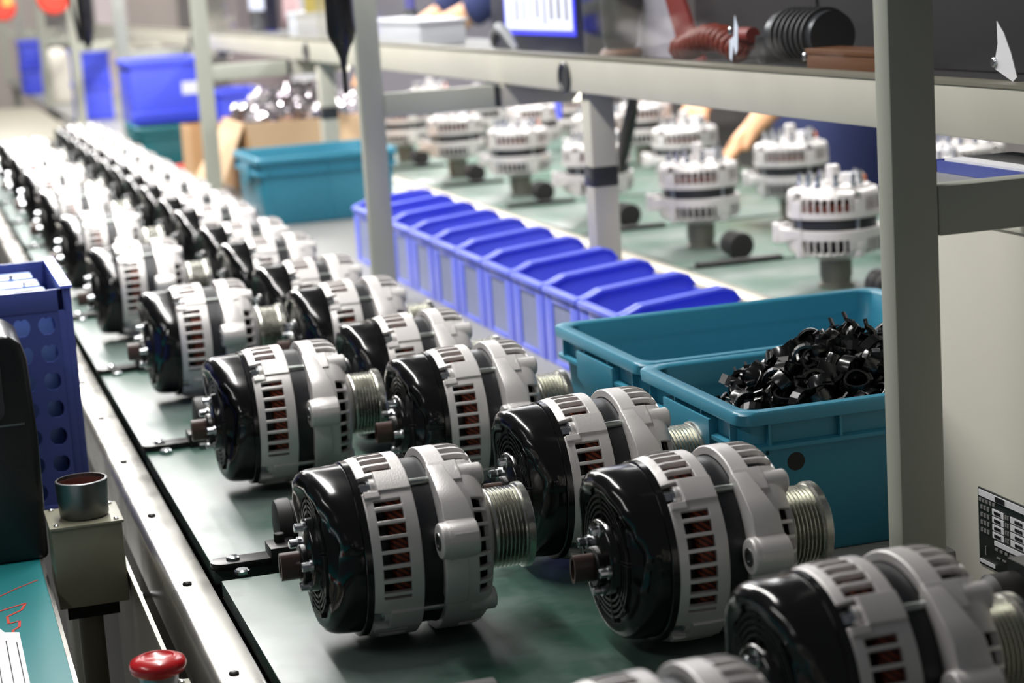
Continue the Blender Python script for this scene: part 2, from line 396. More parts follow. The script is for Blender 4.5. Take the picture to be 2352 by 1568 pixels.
def cover_mesh():
    mb = MB(); NA = 180; rows = []
    KEY = [(-180,.0105),(-90,.0105),(-45,.0125),(-12,.0165),(9,.0205),(20,.0215),(36,.0160),(55,.0095),(78,.0050),(100,.0022),(114,.0018),(135,.0045),(180,.0105)]
    def ca(p):
        p = n180(p)
        for (p0,v0),(p1,v1) in zip(KEY, KEY[1:]):
            if p0 <= p <= p1: return v0+(v1-v0)*sm((p-p0)/(p1-p0))
    def sq(a): return 0.047-(0.047-a)*0.765
    for j in range(NA):
        p = j*360/NA; c = ca(p); gp = 0.0125
        q = n180(p); bump = 0.0022*math.exp(-((q-20)/5.0)**2)
        low = sm((14-q)/3.0) if q > -90 else 1-sm((-150-q)/20) if q < -150 else 1.0
        low *= 1.0 if q < 60 else 0.0
        fl = 0.058; w = 0.0566-0.0016*low
        row = [(0.0470,0.0560),(0.0470,fl-0.0008),(0.0462,fl),(0.0408,fl),(0.0402,fl-0.0006),(0.0400,w),(max(0.030,c+0.013),w-0.0002),(c+0.011,w-0.0008+bump),(c+0.0065,w-0.0018+bump),
                     (c+0.003,w-0.0036+bump),(c+0.0008,w-0.0064+bump*0.5),(c,0.0478),(c+0.0004,0.0455),(c*0.6+gp*0.4,0.0438),(gp*0.7+c*0.3,0.0426),(gp,0.0416),(gp,0.0262),(gp-0.0015,0.0250),(0.0065,0.0244),(0.0045,0.0236),(0.0038,0.0222),(0.0038,0.0140),(0.0032,0.0128),(0.0032,0.0)]
        rows.append([(sq(a_), r_) for a_, r_ in row])
    K = len(rows[0]); vs = []; fs = []
    for i in range(K):
        for j in range(NA):
            a, r = rows[j][i]; t_ = 2*PI*j/NA; vs.append((a-A0, -r*math.cos(t_), ZC+r*math.sin(t_)))
    for i in range(K-1):
        for j in range(NA):
            j2 = (j+1) % NA; fs.append((i*NA+j,(i+1)*NA+j,(i+1)*NA+j2,i*NA+j2))
    mb.add(vs, fs)
    me = mb.mesh('rear_cover', M['black'], smooth=50)
    # louvre ribs
    g = MB()
    T = Matrix.Translation((-A0,0,ZC))
    for (p0,p1) in ((16,58),(62,100),(104,150),(154,196),(-148,-112),(-108,-72),(-68,-36),(-32,12)):
        for r in (0.0275,0.0310,0.0345,0.0380): g.arc(r,r+0.0017,0.0185,0.0215,p0,p1,10)
        g.arc(0.025,0.0425,0.0183,0.0215,p0-1.2,p0,1); g.arc(0.025,0.0425,0.0183,0.0215,p1,p1+1.2,1)
    g.v = [tuple(T @ Vector(v)) for v in g.v]
    ge = g.mesh('louvre', M['grille'])
    return me, ge

def alternator_meshes():
    D = {}
    T = Matrix.Translation((-A0,0,ZC))
    def fin(mb, name, m, **k):
        mb.v = [tuple(T @ Vector(v)) for v in mb.v]; D[name] = mb.mesh(name, m, **k)
    def pol(r, p): return (-r*math.cos(rad(p)), r*math.sin(rad(p)))
    NA = 156
    # rear housing
    prof = [(0.0435,0.0500),(0.0445,0.0555),(0.0470,0.0582),(0.0525,0.0596),(0.0565,0.0602),(0.0705,0.0604),(0.0785,0.0604),(0.0790,0.0598),(0.0790,0.0560)]
    def hole(i, p):
        a = (prof[i][0]+prof[i+1][0])/2
        if any(abs(n180(p-b)) < 6.5 for b in BOLTS) and 0.0445 < a < 0.0565: return True
        if 0.0525 < a < 0.0705 and in_sec(p, SEC):
            return int(p*NA/360) % 4 != 0
        return False
    mb = shell(MB(), prof, 0.0036, NA, hole)
    for b in BOLTS:                                            # bolt seats
        y, z = pol(0.0535, b); mb.cyl((0.0535,y,z),(0.0600,y,z),0.0068,14)
    # raised pads beside the bolts
    for b in (58,-38):
        mb.arc(0.0585,0.0618,0.0570,0.0785,b-8.5,b+7.5,6)
        mb.arc(0.0560,0.0612,0.0475,0.0575,b-12.5,b-8,3)
    fin(mb, 'rear_housing', M['silver'], smooth=32)
    # winding + dark core
    fin(MB().lathe([(0.0600,0.0480),(0.0600,0.0545),(0.0615,0.0562),(0.0765,0.0562),(0.0765,0.0480)],72), 'winding', M['copper'])
    fin(MB().lathe([(0.0470,0.0300),(0.0470,0.0490),(0.0610,0.0490),(0.0610,0.0300)],48), 'rotor_fan', M['grille'])
    # stator
    fin(MB().lathe([(0.0770,0.0500),(0.0770,0.0548),(0.0965,0.0548),(0.0965,0.0500)],120), 'stator_core', M['stator'])
    # front housing
    pf = [(0.0938,0.0555),(0.0938,0.0604),(0.0945,0.0610),(0.1060,0.0612),(0.1155,0.0611),(0.1190,0.0606),(0.1225,0.0592),(0.1252,0.0566),(0.1280,0.0500),(0.1305,0.0390),(0.1335,0.0300),(0.1360,0.0260),(0.1362,0.0150)]
    def holef(i, p):
        a = (pf[i][0]+pf[i+1][0])/2
        if in_sec(p, [(-26,38)]) and 0.1155 < a < 0.1252: return int(p*NA/360) % 4 != 0
        if in_sec(p, [(64,128),(-105,-52),(152,180),(-180,-134)]) and 0.1060 < a < 0.1252: return int(p*NA/360) % 4 != 0
        return False
    mb = shell(MB(), pf, 0.0036, NA, holef)
    for b in BOLTS:
        y, z = pol(0.0545, b); mb.cyl((0.1100,y,z),(0.1290,y,z),0.0078,16,bev=0.0012)
    mb.arc(0.0600,0.0625,0.0940,0.1130,50,66,6)
    fin(mb, 'front_housing', M['silver'], smooth=32)
    fin(MB().lathe([(0.0975,0.030),(0.0975,0.0535),(0.1170,0.0535),(0.1215,0.0500),(0.1240,0.044),(0.1240,0.020)],40), 'slot_shade_core', M['grille'])  # dark core puts the shade inside the front slots into colour
    # mounting lug on the front side
    def lug_poly():
        cx = pol(0.0690,13); R_ = 0.0118; pts = []
        for p in range(64,-31,-6): pts.append(pol(0.0545,p))
        pts = pts[::-1]
        out = [pol(0.0622,66), pol(0.0640,56), pol(0.0668,44), pol(0.0715,33)]
        for d in range(100,-131,-15):
            out.append((cx[0]-R_*math.cos(rad(d)), cx[1]+R_*math.sin(rad(d))))
        out += [pol(0.0635,-7), pol(0.0625,-18), pol(0.0618,-30)]
        return pts+out
    lp = lug_poly()
    mb = MB().prism(lp, 'x', 0.0928, 0.1060)
    nl = len(lp); ni = len(range(64,-31,-6))
    for i_ in range(ni, nl):                                   # the arm widens towards the eye
        k_ = i_-ni; xr = (0.1025,0.1045,0.1075,0.1105)[k_] if k_ < 4 else 0.1125 if k_ < 15 else 0.1080
        v_ = mb.v[nl+i_]; mb.v[nl+i_] = (xr, v_[1], v_[2])
    cx = pol(0.0690,13); mb.cyl((0.0880,cx[0],cx[1]),(0.1130,cx[0],cx[1]),0.0118,28,bev=0.001)
    mb.prism([pol(0.054,30),pol(0.054,-2),(cx[0]-0.002,cx[1]-0.0118),(cx[0]-0.0105,cx[1]-0.004),(cx[0]-0.0105,cx[1]+0.006),(cx[0],cx[1]+0.0118)], 'x', 0.0960, 0.1125)
    fin(mb, 'mounting_lug', M['silver'], smooth=40, bevel=0.0009)
    fin(MB().lathe([(0.0873,0.0034),(0.0873,0.0058),(0.0887,0.0062),(0.0887,0.0034)],20,Matrix.Translation((0,cx[0],cx[1])),closed=True).lathe([(0.0879,0.0034),(0.0879,0)],20,Matrix.Translation((0,cx[0],cx[1]))), 'lug_bushing', M['ring'])
    # pulley
    pp = [(0.1360,0.010),(0.1360,0.0240),(0.1375,0.0268),(0.1388,0.0272)]
    a = 0.1392
    for k in range(7):
        pp += [(a,0.0271),(a+0.0006,0.0247),(a+0.0011,0.0247),(a+0.0021,0.0273),(a+0.0025,0.0273)]; a += 0.0028
    pp += [(0.1592,0.0275),(0.1600,0.0290),(0.1642,0.0290),(0.1648,0.0283),(0.1648,0.0248),(0.1600,0.0232),(0.1595,0.0130),(0.1620,0.0118),(0.1620,0.0)]
    fin(MB().lathe(pp,64), 'pulley', M['zinc'], smooth=40)
    fin(MB().lathe([(0.1620,0.0080),(0.1680,0.0080),(0.1695,0.0066),(0.1695,0)],6), 'pulley_nut', M['steel'])
    # through bolts
    for k, b in enumerate(BOLTS):
        y, z = pol(0.0552, b)
        mb = MB().cyl((0.0560,y,z),(0.1280,y,z),0.0024,10); fin(mb, 'through_bolt%d' % k, M['rod'])
        y, z = pol(0.0535, b)
        mb = MB().cyl((0.0535,y,z),(0.0515,y,z),0.0058,16); mb.lathe([(0,0.0044),(0.0045,0.0044),(0.0052,0.0036),(0.0052,0)],6,Matrix.Translation((0.0515,y,z))@Matrix.Rotation(PI,4,'Z'))
        fin(mb, 'bolt_head%d' % k, M['steel'])
    # cover screws
    for k, p in enumerate((78,-6,-66,172)):
        y, z = pol(0.0205, p)
        mb = MB().cyl((0.0145,y,z),(0.0125,y,z),0.0044,14); mb.lathe([(0,0.0030),(0.0052,0.0030),(0.0058,0.0024),(0.0058,0)],10,Matrix.Translation((0.0126,y,z))@Matrix.Rotation(PI,4,'Z'))
        fin(mb, 'cover_screw%d' % k, M['steel'])
    # terminal connector
    fin(MB().cyl((0.0150,0.000,-0.006),(0.0095,0.000,-0.006),0.0130,24,bev=0.001), 'connector_base', M['grille'])
    ov = [(0.000+0.0055*math.cos(rad(t_)), -0.006+0.0095*math.sin(rad(t_))*(0.75 if abs(math.sin(rad(t_))) < 0.6 else 1)) for t_ in range(0,360,20)]
    inn = [(y*0.72, -0.006+(z+0.006)*0.78) for y, z in ov]
    mb = MB(); n = len(ov)
    vs = [(0.0098,y,z) for y,z in ov]+[(-0.0035,y,z) for y,z in ov]+[(-0.0035,y,z) for y,z in inn]+[(0.0040,y,z) for y,z in inn]
    fs = []
    for r in range(3):
        for i in range(n): fs.append((r*n+i,r*n+(i+1)%n,(r+1)*n+(i+1)%n,(r+1)*n+i))
    fs.append(tuple(3*n+i for i in range(n)))
    mb.add(vs, fs); fin(mb, 'connector', M['brown'], smooth=40)
    D['rear_cover'], D['louvre'] = cover_mesh()
    # upright units without cover: rectifier deck, pins, slip-ring shaft
    fin(MB().lathe([(0.0480,0.0),(0.0480,0.0500),(0.0440,0.0480),(0.0400,0.0470),(0.0400,0.0)],40), 'rectifier_plate', M['silver'])
    fin(MB().lathe([(0.0400,0.0125),(0.0340,0.0125),(0.0330,0.0088),(0.0160,0.0088),(0.0145,0.0070),(0.0145,0.0)],20), 'slip_ring_shaft', M['silver'])
    fin(MB().lathe([(0.0400,0.0050),(0.0345,0.0050),(0.0340,0.0032),(0.0250,0.0032),(0.0230,0.0015),(0.0230,0)],8), 'terminal_pin', M['steel'])
    fin(MB().box((0.0290,-0.014,-0.008),(0.0405,0.014,0.008)), 'terminal_block', M['white'])
    fin(MB().cyl((0.0405,0,0),(0.0320,0,0),0.0042,10), 'insulator', M['orangepin'])
    return D
AD = alternator_meshes()

def make_alternator(label, loc, rot, group):
    t = thing('alternator', label, 'alternator', loc, rot, group)
    cv = link('rear_cover', AD['rear_cover'], t, 'glossy black rear cover')
    link('louvre', AD['louvre'], cv)
    for k in range(4): link('cover_screw', AD['cover_screw%d' % k], cv)
    cb = link('connector', AD['connector'], t, 'brown oval plug socket'); link('connector_base', AD['connector_base'], cb)
    link('rear_housing', AD['rear_housing'], t, 'silver slotted rear housing'); link('winding', AD['winding'], t, 'copper winding behind the slots')
    link('rotor_fan', AD['rotor_fan'], t)
    link('stator_core', AD['stator_core'], t, 'dark stator band')
    link('front_housing', AD['front_housing'], t, 'silver slotted front housing')
    link('slot_shade_core', AD['slot_shade_core'], t)
    lg = link('mounting_lug', AD['mounting_lug'], t, 'silver mounting arm with bolt eye'); link('lug_bushing', AD['lug_bushing'], lg)
    pu = link('pulley', AD['pulley'], t, 'grooved zinc pulley'); link('pulley_nut', AD['pulley_nut'], pu)
    for k in range(4):
        tb = link('through_bolt', AD['through_bolt%d' % k], t); link('bolt_head', AD['bolt_head%d' % k], tb)
    return t
LEFT = [(0.210,0.790,0,0),(0.208,1.262,0,0),(0.2143,1.711,-4,0),(0.2075,2.140,-3,0),(0.193,2.573,-4,0),(0.190,3.005,-3,0),(0.190,3.44,-5,1),(0.190,3.875,-2,0),(0.190,4.31,-4,0),(0.190,4.745,-4,0)]
RIGHT = [(0.3685,0.900,-6,0),(0.377,1.162,-7,0),(0.378,1.365,-6,0),(0.355,1.609,-6,0),(0.354,1.803,-6,0),(0.353,2.050,-6,0),(0.352,2.25,-6,0),(0.350,2.495,-4,0),(0.352,2.69,-6,0),(0.350,2.935,-5,0),
         (0.352,3.13,-6,1),(0.351,3.37,-5,0),(0.350,3.575,-6,0),(0.352,3.815,-5,0),(0.350,4.02,-6,0),(0.352,4.26,-5,0),(0.350,4.46,-6,0),(0.352,4.70,-5,0),(0.350,4.91,-6,0),(0.351,5.13,-5,0)]
proto = None
for side, rows in (('left', LEFT), ('right', RIGHT)):
    for k, (x0, y, roll, yaw) in enumerate(rows):
        extra = ' with black cap and ribbed pulley'
        lab = 'silver alternator%s, %s from the camera in the %s row' % (extra, ORD[k], side)
        loc = (x0+A0, y, 0.0012); rot = (0, 0, rad(yaw))
        # roll about the unit's own axis (kept on the axis height)
        grp = 'alternators in the %s row on the pallets' % side
        if proto is None: o = proto = make_alternator(lab, loc, rot, grp)
        else: o = dup(proto, loc, rot, lab, grp)
        if roll:
            R_ = Matrix.Translation((0,0,ZC)) @ Matrix.Rotation(rad(-roll),4,'X') @ Matrix.Translation((0,0,-ZC))
            o.matrix_world = Matrix.Translation(loc) @ Matrix.Rotation(rad(yaw),4,'Z') @ R_

#@@PART2@@
SZ = 0.3152            # top of the equipment shelf
# ------------------------------------------------------------------ frame: posts, cross pieces, shelf beam, panes
PX0, PX1, PYF, PYD, PSP = 0.588, 0.620, 1.130, 0.020, 1.500
for k in range(8):
    y = PYF+PSP*k
    t = thing('frame_post', 'grey painted square tube post with side arm, %s from the camera' % ORD[k], 'post', (0.604,y+PYD/2,0.0), group='frame posts beside the conveyor')
    MB().box((PX0-0.604,-PYD/2,-0.80 if k == 0 else 0.0),(PX1-0.604,PYD/2,1.30)).obj('upright', M['post'], t, bevel=0.0022)
    MB().box((PX1-0.604,-PYD/2,0.2475),(0.775-0.604,PYD/2,0.2795)).obj('cross_arm', M['post'], t, bevel=0.0022)
    MB().box((0.775-0.604,-PYD/2+0.0015,0.249),(0.783-0.604,PYD/2-0.0015,0.278)).obj('gap_block', M['darkgrey'], t, label='dark block in the gap at the arm end')  # added dark block stands in for the dark gap past the arm
    if k: MB().box((0.783-0.604,-PYD/2+0.004,0.2475),(0.905-0.604,PYD/2+0.004,0.2775)).obj('arm_extension', M['beam'], t, bevel=0.002)
    zf_ = -0.80 if k == 0 else 0.0
    MB().box((PX0-0.612,-PYD/2-0.010,zf_),(PX1-0.596,PYD/2+0.010,zf_+0.004)).obj('foot_plate', M['post'], t, bevel=0.001)
# post from the first upright's arm stands over the packing table; beam on the arms
t = thing('shelf_beam', 'long cream grey steel beam running along the back of the blue bins', 'beam', (0.80,4.5,0.276))
MB().box((-0.012,-3.9,0.0036),(0.012,5.5,0.045)).obj('box_section', M['beam'], t, bevel=0.002)
MB().box((-0.013,-3.9,0.0448),(0.013,5.5,0.0475)).obj('sealing_strip', M['darkbeige'], t)
for y in (2.363, 3.98, 5.6):
    g = MB().lathe([(0,0.0205),(0.003,0.0205),(0.0042,0.0190),(0.0042,0.0150),(0.0020,0.0135),(0.0020,0.0)], 24, Matrix.Translation((-0.012,y-4.5,0.020))@Matrix.Rotation(PI,4,'Z'))
    g.obj('end_cap', M['darkgrey'], t, label='dark oval cap on the beam')
for k, y in enumerate((2.318, 3.93, 5.55)):
    t = thing('beam_leg', 'cream grey square leg under the shelf beam behind the bins, %s from the camera' % ORD[k], 'leg', (0.812,y,0.0), group='legs under the shelf beam')
    MB().box((-0.016,-0.016,0.0),(0.016,0.016,0.2796)).obj('tube', M['beam'], t, bevel=0.002)
    MB().box((-0.0172,-0.0172,0.164),(0.0172,0.0172,0.190)).obj('foam_sleeve', M['darkgrey'], t, label='worn dark sleeve', bevel=0.004)
for k, (y0, y1) in enumerate(((0.75, 2.345), (2.36, 3.955), (3.97, 5.5))):
    t = tag(MB().box((0.808,y0,0.3240),(0.812,y1,0.95)).obj('acrylic_pane', M['acrylic'], bevel=0.0008), 'clear acrylic pane standing on the shelf beam, %s from the camera' % ORD[k], 'pane', 'acrylic panes on the beam')
# tape scraps on the first pane
def scrap(name, pts, x, m, label):
    o = MB().prism(pts, 'x', x-0.0007, x).obj(name, M[m]); return tag(o, label, 'tape')
scrap('tape_scrap', [(1.876,0.372),(1.869,0.360),(1.872,0.338),(1.878,0.333),(1.882,0.343),(1.888,0.326),(1.893,0.330),(1.891,0.347),(1.880,0.352)], 0.8078, 'tape', 'torn pale blue tape scrap on the pane left of the nearest post')
scrap('tape_scrap', [(1.374,0.369),(1.364,0.360),(1.354,0.345),(1.346,0.327),(1.352,0.3235),(1.378,0.3325),(1.377,0.340),(1.373,0.352)], 0.8078, 'white', 'torn white tape scrap on the pane right of the nearest post')
for (y, z, lab) in ((1.8875,0.3565,'small dark screw head through the pane by the blue tape'),(1.378,0.3375,'small steel screw head through the pane by the white tape'),(1.716,0.3345,'bright screw head low on the pane left of the nearest post')):
    o = MB().lathe([(0,0.004),(0.002,0.004),(0.003,0.0028),(0.003,0)], 12, Matrix.Translation((0.8080,y,z))@Matrix.Rotation(PI,4,'Z')).obj('pane_screw', M['steel']); tag(o, lab, 'screw')

# ------------------------------------------------------------------ blue bins
def bin_meshes():
    X0, X1, Wd, zf, zb, th = 0.0, 0.130, 0.0572, 0.083, 0.099, 0.0022
    D = []
    mb = MB()
    mb.box((X0+0.004,-Wd+0.003,0.0),(X1-0.003,Wd-0.003,0.003))                       # floor
    for s in (-1, 1):                                                                 # side walls
        y0, y1 = (s*Wd, s*(Wd-th)) if s > 0 else (s*Wd, s*(Wd-th))
        prof = [(X0+0.002,0.0),(X1-0.001,0.0),(X1,zb-0.012),(X1-0.006,zb-0.003),(X1-0.016,zb),(X0+0.022,zf+0.008),(X0+0.008,zf+0.001),(X0,zf)]
        mb.prism(prof, 'y', min(y0,y1), max(y0,y1))
    mb.box((X1-0.003,-Wd,0.0),(X1-0.0008,Wd,zb-0.012))                                # back wall
    D.append(('tub', mb.mesh('tub', M['bin'], 0.0006)))
    for s in (-1, 1):
        rim = MB()
        pts = [(X0+0.001,zf),(X0+0.010,zf+0.0025),(X0+0.024,zf+0.0085),(X1-0.018,zb+0.001),(X1-0.007,zb-0.002),(X1+0.001,zb-0.012)]
        for (x0,z0),(x1,z1) in zip(pts, pts[1:]):
            a0, a1 = s*(Wd-0.0065), s*(Wd+0.0018)
            lo, hi = min(a0,a1), max(a0,a1)
            rim.add([(x0,lo,z0),(x1,lo,z1),(x1,hi,z1),(x0,hi,z0),(x0,lo,z0+0.003),(x1,lo,z1+0.003),(x1,hi,z1+0.003),(x0,hi,z0+0.003)],
                    [(0,3,2,1),(4,5,6,7),(0,1,5,4),(1,2,6,5),(2,3,7,6),(3,0,4,7)])
        D.append(('side_rim', rim.mesh('side_rim', M['bin'])))
    fr = MB()
    fr.prism([(X0-0.003,zf-0.004),(X0-0.003,zf+0.001),(X0+0.005,zf+0.003),(X0+0.005,zf-0.004)], 'y', -Wd, Wd)
    fr.box((X0,-Wd,0.0),(X0+0.0022,-0.030,zf)); fr.box((X0,0.030,0.0),(X0+0.0022,Wd,zf)); fr.box((X0,-0.030,0.0),(X0+0.0022,0.030,0.006)); fr.box((X0,-0.030,zf-0.014),(X0+0.0022,0.030,zf))
    D.append(('front_wall', fr.mesh('front_wall', M['bin'], 0.0005)))
    D.append(('label_card', MB().box((X0+0.0014,-0.0305,0.0055),(X0+0.0026,0.0305,zf-0.0135)).mesh('label_card', M['label'])))
    return D
BM = bin_meshes()
for k in range(11):
    y = 1.800+0.1205*k
    t = thing('storage_bin', 'empty blue plastic picking bin, %s in the row from the teal crates' % ORD[k], 'bin', (0.660,y,0.0), group='blue bins in a row on the table')
    for n_, me in BM: link(n_, me, t, 'grey label card' if n_ == 'label_card' else None)

# ------------------------------------------------------------------ teal crates
def rr(x0, y0, x1, y1, r, n=5):
    pts = []
    for cx, cy, a in ((x1-r,y1-r,0),(x0+r,y1-r,90),(x0+r,y0+r,180),(x1-r,y0+r,270)):
        for i in range(n+1):
            t_ = rad(a+90*i/n); pts.append((cx+r*math.cos(t_), cy+r*math.sin(t_)))
    return pts
def crate(label, loc, L, Wd, H, m, rotz=0, cat='crate', group=None, hole=False):
    t = thing('storage_crate', label, cat, loc, (0,0,rotz), group)
    x, y = L/2, Wd/2
    loops = [(0.012,0.0,.014),(0.010,0.003,.014),(0.006,H*0.70,.014),(0.006,H*0.735,.014),(-0.001,H*0.745,.014),(-0.001,H*0.770,.014),(0.0055,H*0.780,.014),
             (0.0055,H-0.011,.014),(-0.002,H-0.0095,.014),(-0.0025,H-0.002,.014),(-0.001,H,.014),(0.0075,H,.013),(0.0095,H-0.002,.012),(0.0100,H-0.020,.012),(0.0130,H-0.024,.011),(0.0150,0.006,.010),(0.0180,0.004,.010)]
    vs = []; fs = []; n = None
    for d, z, r in loops:
        p = rr(-x+d,-y+d,x-d,y-d,r); n = len(p); vs += [(a,b,z) for a,b in p]
    for i in range(len(loops)-1):
        for j in range(n): fs.append((i*n+j,i*n+(j+1)%n,(i+1)*n+(j+1)%n,(i+1)*n+j))
    fs.append(tuple(reversed(range(n)))); fs.append(tuple((len(loops)-1)*n+j for j in range(n)))
    MB().add(vs, fs).obj('tub', M[m], t, smooth=45)
    # ribs between band and rim
    nx = max(3, round(L/0.07)); ny = max(2, round(Wd/0.075))
    rb_x = MB().box((-0.001,0,H*0.770),(0.001,0.0065,H-0.010)).mesh('rib', M[m]); rb_l = MB().box((-0.0013,-0.0005,0.004),(0.0013,0.003,H*0.735)).mesh('rib', M[m])
    for s in (-1, 1):
        for i in range(nx+1):
            xx = -x+0.022+(L-0.044)*i/nx
            o = link('rib', rb_x, t); o.location = (xx, s*(y-0.0005) if s < 0 else y-0.006, 0)
            if i in (0, nx//2, nx):
                o = link('rib', rb_l, t); o.location = (xx, -y+0.0065 if s < 0 else y-0.009, 0)
        for i in range(ny+1):
            yy = -y+0.022+(Wd-0.044)*i/ny
            o = link('rib', rb_x, t); o.location = (-x-0.0005 if s < 0 else x-0.006, yy, 0); o.rotation_euler = (0,0,-PI/2)
            o.location = (-x, yy, 0) if s < 0 else (x-0.0065, yy, 0)
    # hand grip panels with a curved lower edge on the short sides
    pts = [(-0.046,H-0.014),(-0.046,H*0.66)]+[(-0.046+0.092*i/8, H*0.66-0.012*math.sin(PI*i/8)) for i in range(1,8)]+[(0.046,H*0.66),(0.046,H-0.014)]
    for s in (-1, 1):
        a = -x-0.0022 if s < 0 else x-0.006
        MB().prism(pts, 'x', a, a+0.0082).obj('grip_panel', M[m], t, bevel=0.0008)
    if hole:
        MB().lathe([(0,0.0068),(0.0006,0.0068),(0.0006,0.0)],20,Matrix.Translation((hole[0],-y+0.0066,hole[1]))@Matrix.Rotation(-PI/2,4,'Z')).obj('drain_hole', M['grille'], t, label='round dark hole')
    return t
crate('teal plastic crate heaped with black clips, nearest the camera', (0.703,1.3805,0.0006), 0.322, 0.203, 0.112, 'teal', hole=(-0.117,0.071), group='teal crates by the nearest post')
crate('empty teal plastic crate between the clip crate and the blue bins', (0.706,1.600,0.0006), 0.320, 0.222, 0.112, 'teal', group='teal crates by the nearest post')
crate('teal blue crate standing alone beyond the blue bins in front of cardboard', (0.735,3.73,0.0006), 0.262, 0.26, 0.124, 'teal')
crate('dark green teal crate under the blue boxes far down the table', (0.655,5.17,0.0006), 0.20, 0.26, 0.105, 'teal2')

# ------------------------------------------------------------------ heap of black clips
def clip_meshes():
    out = []
    a = MB().lathe([(-0.005,0.0088),(-0.005,0.0108),(0.005,0.0108),(0.005,0.0088)],20,closed=True).box((-0.004,-0.0135,-0.0035),(0.004,-0.0100,0.0035)); out.append(a.mesh('ring', M['clip'], 0.0004))
    a = MB()
    for j in range(14):
        t0, t1 = rad(25+310*j/14), rad(25+310*(j+1)/14)
        q = lambda t_, r: (r*math.cos(t_), r*math.sin(t_))
        p = [q(t0,.0095),q(t0,.0118),q(t1,.0118),q(t1,.0095)]
        a.prism(p, 'z', -0.0035, 0.0035)
    a.box((0.0095,-0.0060,-0.0035),(0.0150,-0.0042,0.0035)); a.box((0.0095,0.0042,-0.0035),(0.0150,0.0060,0.0035)); out.append(a.mesh('ring', M['clip']))
    a = MB().box((-0.009,-0.006,-0.005),(0.009,0.006,0.005)); a.cyl((0,0.0,0.004),(0,0,0.0125),0.0062,14,r2=0.0052); a.box((-0.013,-0.0015,-0.004),(-0.009,0.0015,0.006)); out.append(a.mesh('ring', M['clip'], 0.0006))
    tab = MB().box((-0.003,-0.0006,-0.0022),(0.003,0.0006,0.0022)).mesh('metal_tab', M['clipmetal'], 0.0002)
    return out, tab
CM, TAB = clip_meshes()
rnd = random.Random(3)
def heap(x, y):
    dx = (x-0.690)/0.118; dy = (y-1.388)/0.088
    return 0.070+0.062*max(0, 1-abs(dx)**2.2-0.9*abs(dy)**2.2)
hm = MB(); nx_, ny_ = 26, 16; vs = []; fs = []
for i in range(nx_+1):
    for j in range(ny_+1):
        x = 0.5605+0.285*i/nx_; y = 1.2975+0.166*j/ny_; vs.append((x,y,heap(x,y)-0.014+rnd.uniform(-.004,.004)))
for i in range(nx_):
    for j in range(ny_): a = i*(ny_+1)+j; fs.append((a,a+ny_+1,a+ny_+2,a+1))
o = len(vs); vs += [(0.5605,1.2975,0.006),(0.8455,1.2975,0.006),(0.8455,1.4635,0.006),(0.5605,1.4635,0.006)]
fs.append((o,o+1,o+2,o+3))
h = hm.add(vs, fs).obj('clip_filling', M['clip'], smooth=10); tag(h, 'black plastic clips buried in the heap inside the teal crate', 'clips'); h['kind'] = 'stuff'
n_ = 0
for i in range(2000):
    if n_ >= 210: break
    x = rnd.uniform(0.566,0.775); y = rnd.uniform(1.303,1.458); z = heap(x,y)+rnd.uniform(-0.006,0.006)
    k = rnd.choice((0,0,0,1,1,1,0,1,2))
    t = thing('cable_clip', 'small glossy black plastic clip in the heap filling the near teal crate', 'clip', (x,y,z), (rnd.uniform(0,6.28),rnd.uniform(0,6.28),rnd.uniform(0,6.28)), 'black clips heaped in the teal crate')
    s = rnd.uniform(0.9,1.15); t.scale = (s,s,s)
    link('ring', CM[k], t)
    if rnd.random() < 0.22:
        b = link('metal_tab', TAB, t, 'bright metal tab'); b.location = (rnd.uniform(-.002,.002), -0.0125, 0.0045)
    n_ += 1

# ------------------------------------------------------------------ second conveyor with upright alternators
t = thing('conveyor', 'second conveyor carrying upright alternators behind the shelf beam', 'conveyor', (1.34,4.2,-0.80))
P(MB().box((1.028,1.2,-0.05),(1.036,8.5,0.0)), 'edge_rail', M['raildark'], t)
P(MB().box((1.036,1.2,-0.06),(1.66,8.5,-0.040)), 'bed_plate', M['link'], t)
P(MB().box((1.652,1.2,-0.05),(1.66,8.5,0.0)), 'edge_rail', M['raildark'], t)
for y in (1.6, 4.0, 6.4, 8.2):
    for x in (1.05, 1.61): P(MB().box((x,y,-0.80),(x+0.035,y+0.035,-0.06)), 'leg', M['post'], t)
P2 = 0.46
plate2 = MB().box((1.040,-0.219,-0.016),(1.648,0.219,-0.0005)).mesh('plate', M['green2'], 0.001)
hold = MB().lathe([(0,0.024),(0.003,0.024),(0.004,0.0195),(0.012,0.0195),(0.0125,0.021),(0.036,0.021),(0.036,0.010)],28,Matrix.Rotation(-PI/2,4,'Y')).mesh('spindle_holder', M['raildark'])
roll2 = MB().lathe([(0,0.0),(0,0.0172),(0.0015,0.0190),(0.012,0.0190),(0.013,0.0168),(0.018,0.0168),(0.019,0.0185),(0.040,0.0185),(0.041,0.0)],24,Matrix.Rotation(PI/2,4,'Z')).mesh('rubber_roller', M['rubber'])
arm2 = MB().box((-0.060,-0.010,0.0),(0.070,0.008,0.006)).mesh('link_arm', M['link'], 0.001)
up = None
ROWS = ((1.143,0.0),(1.375,0.17),(1.540,-0.10))
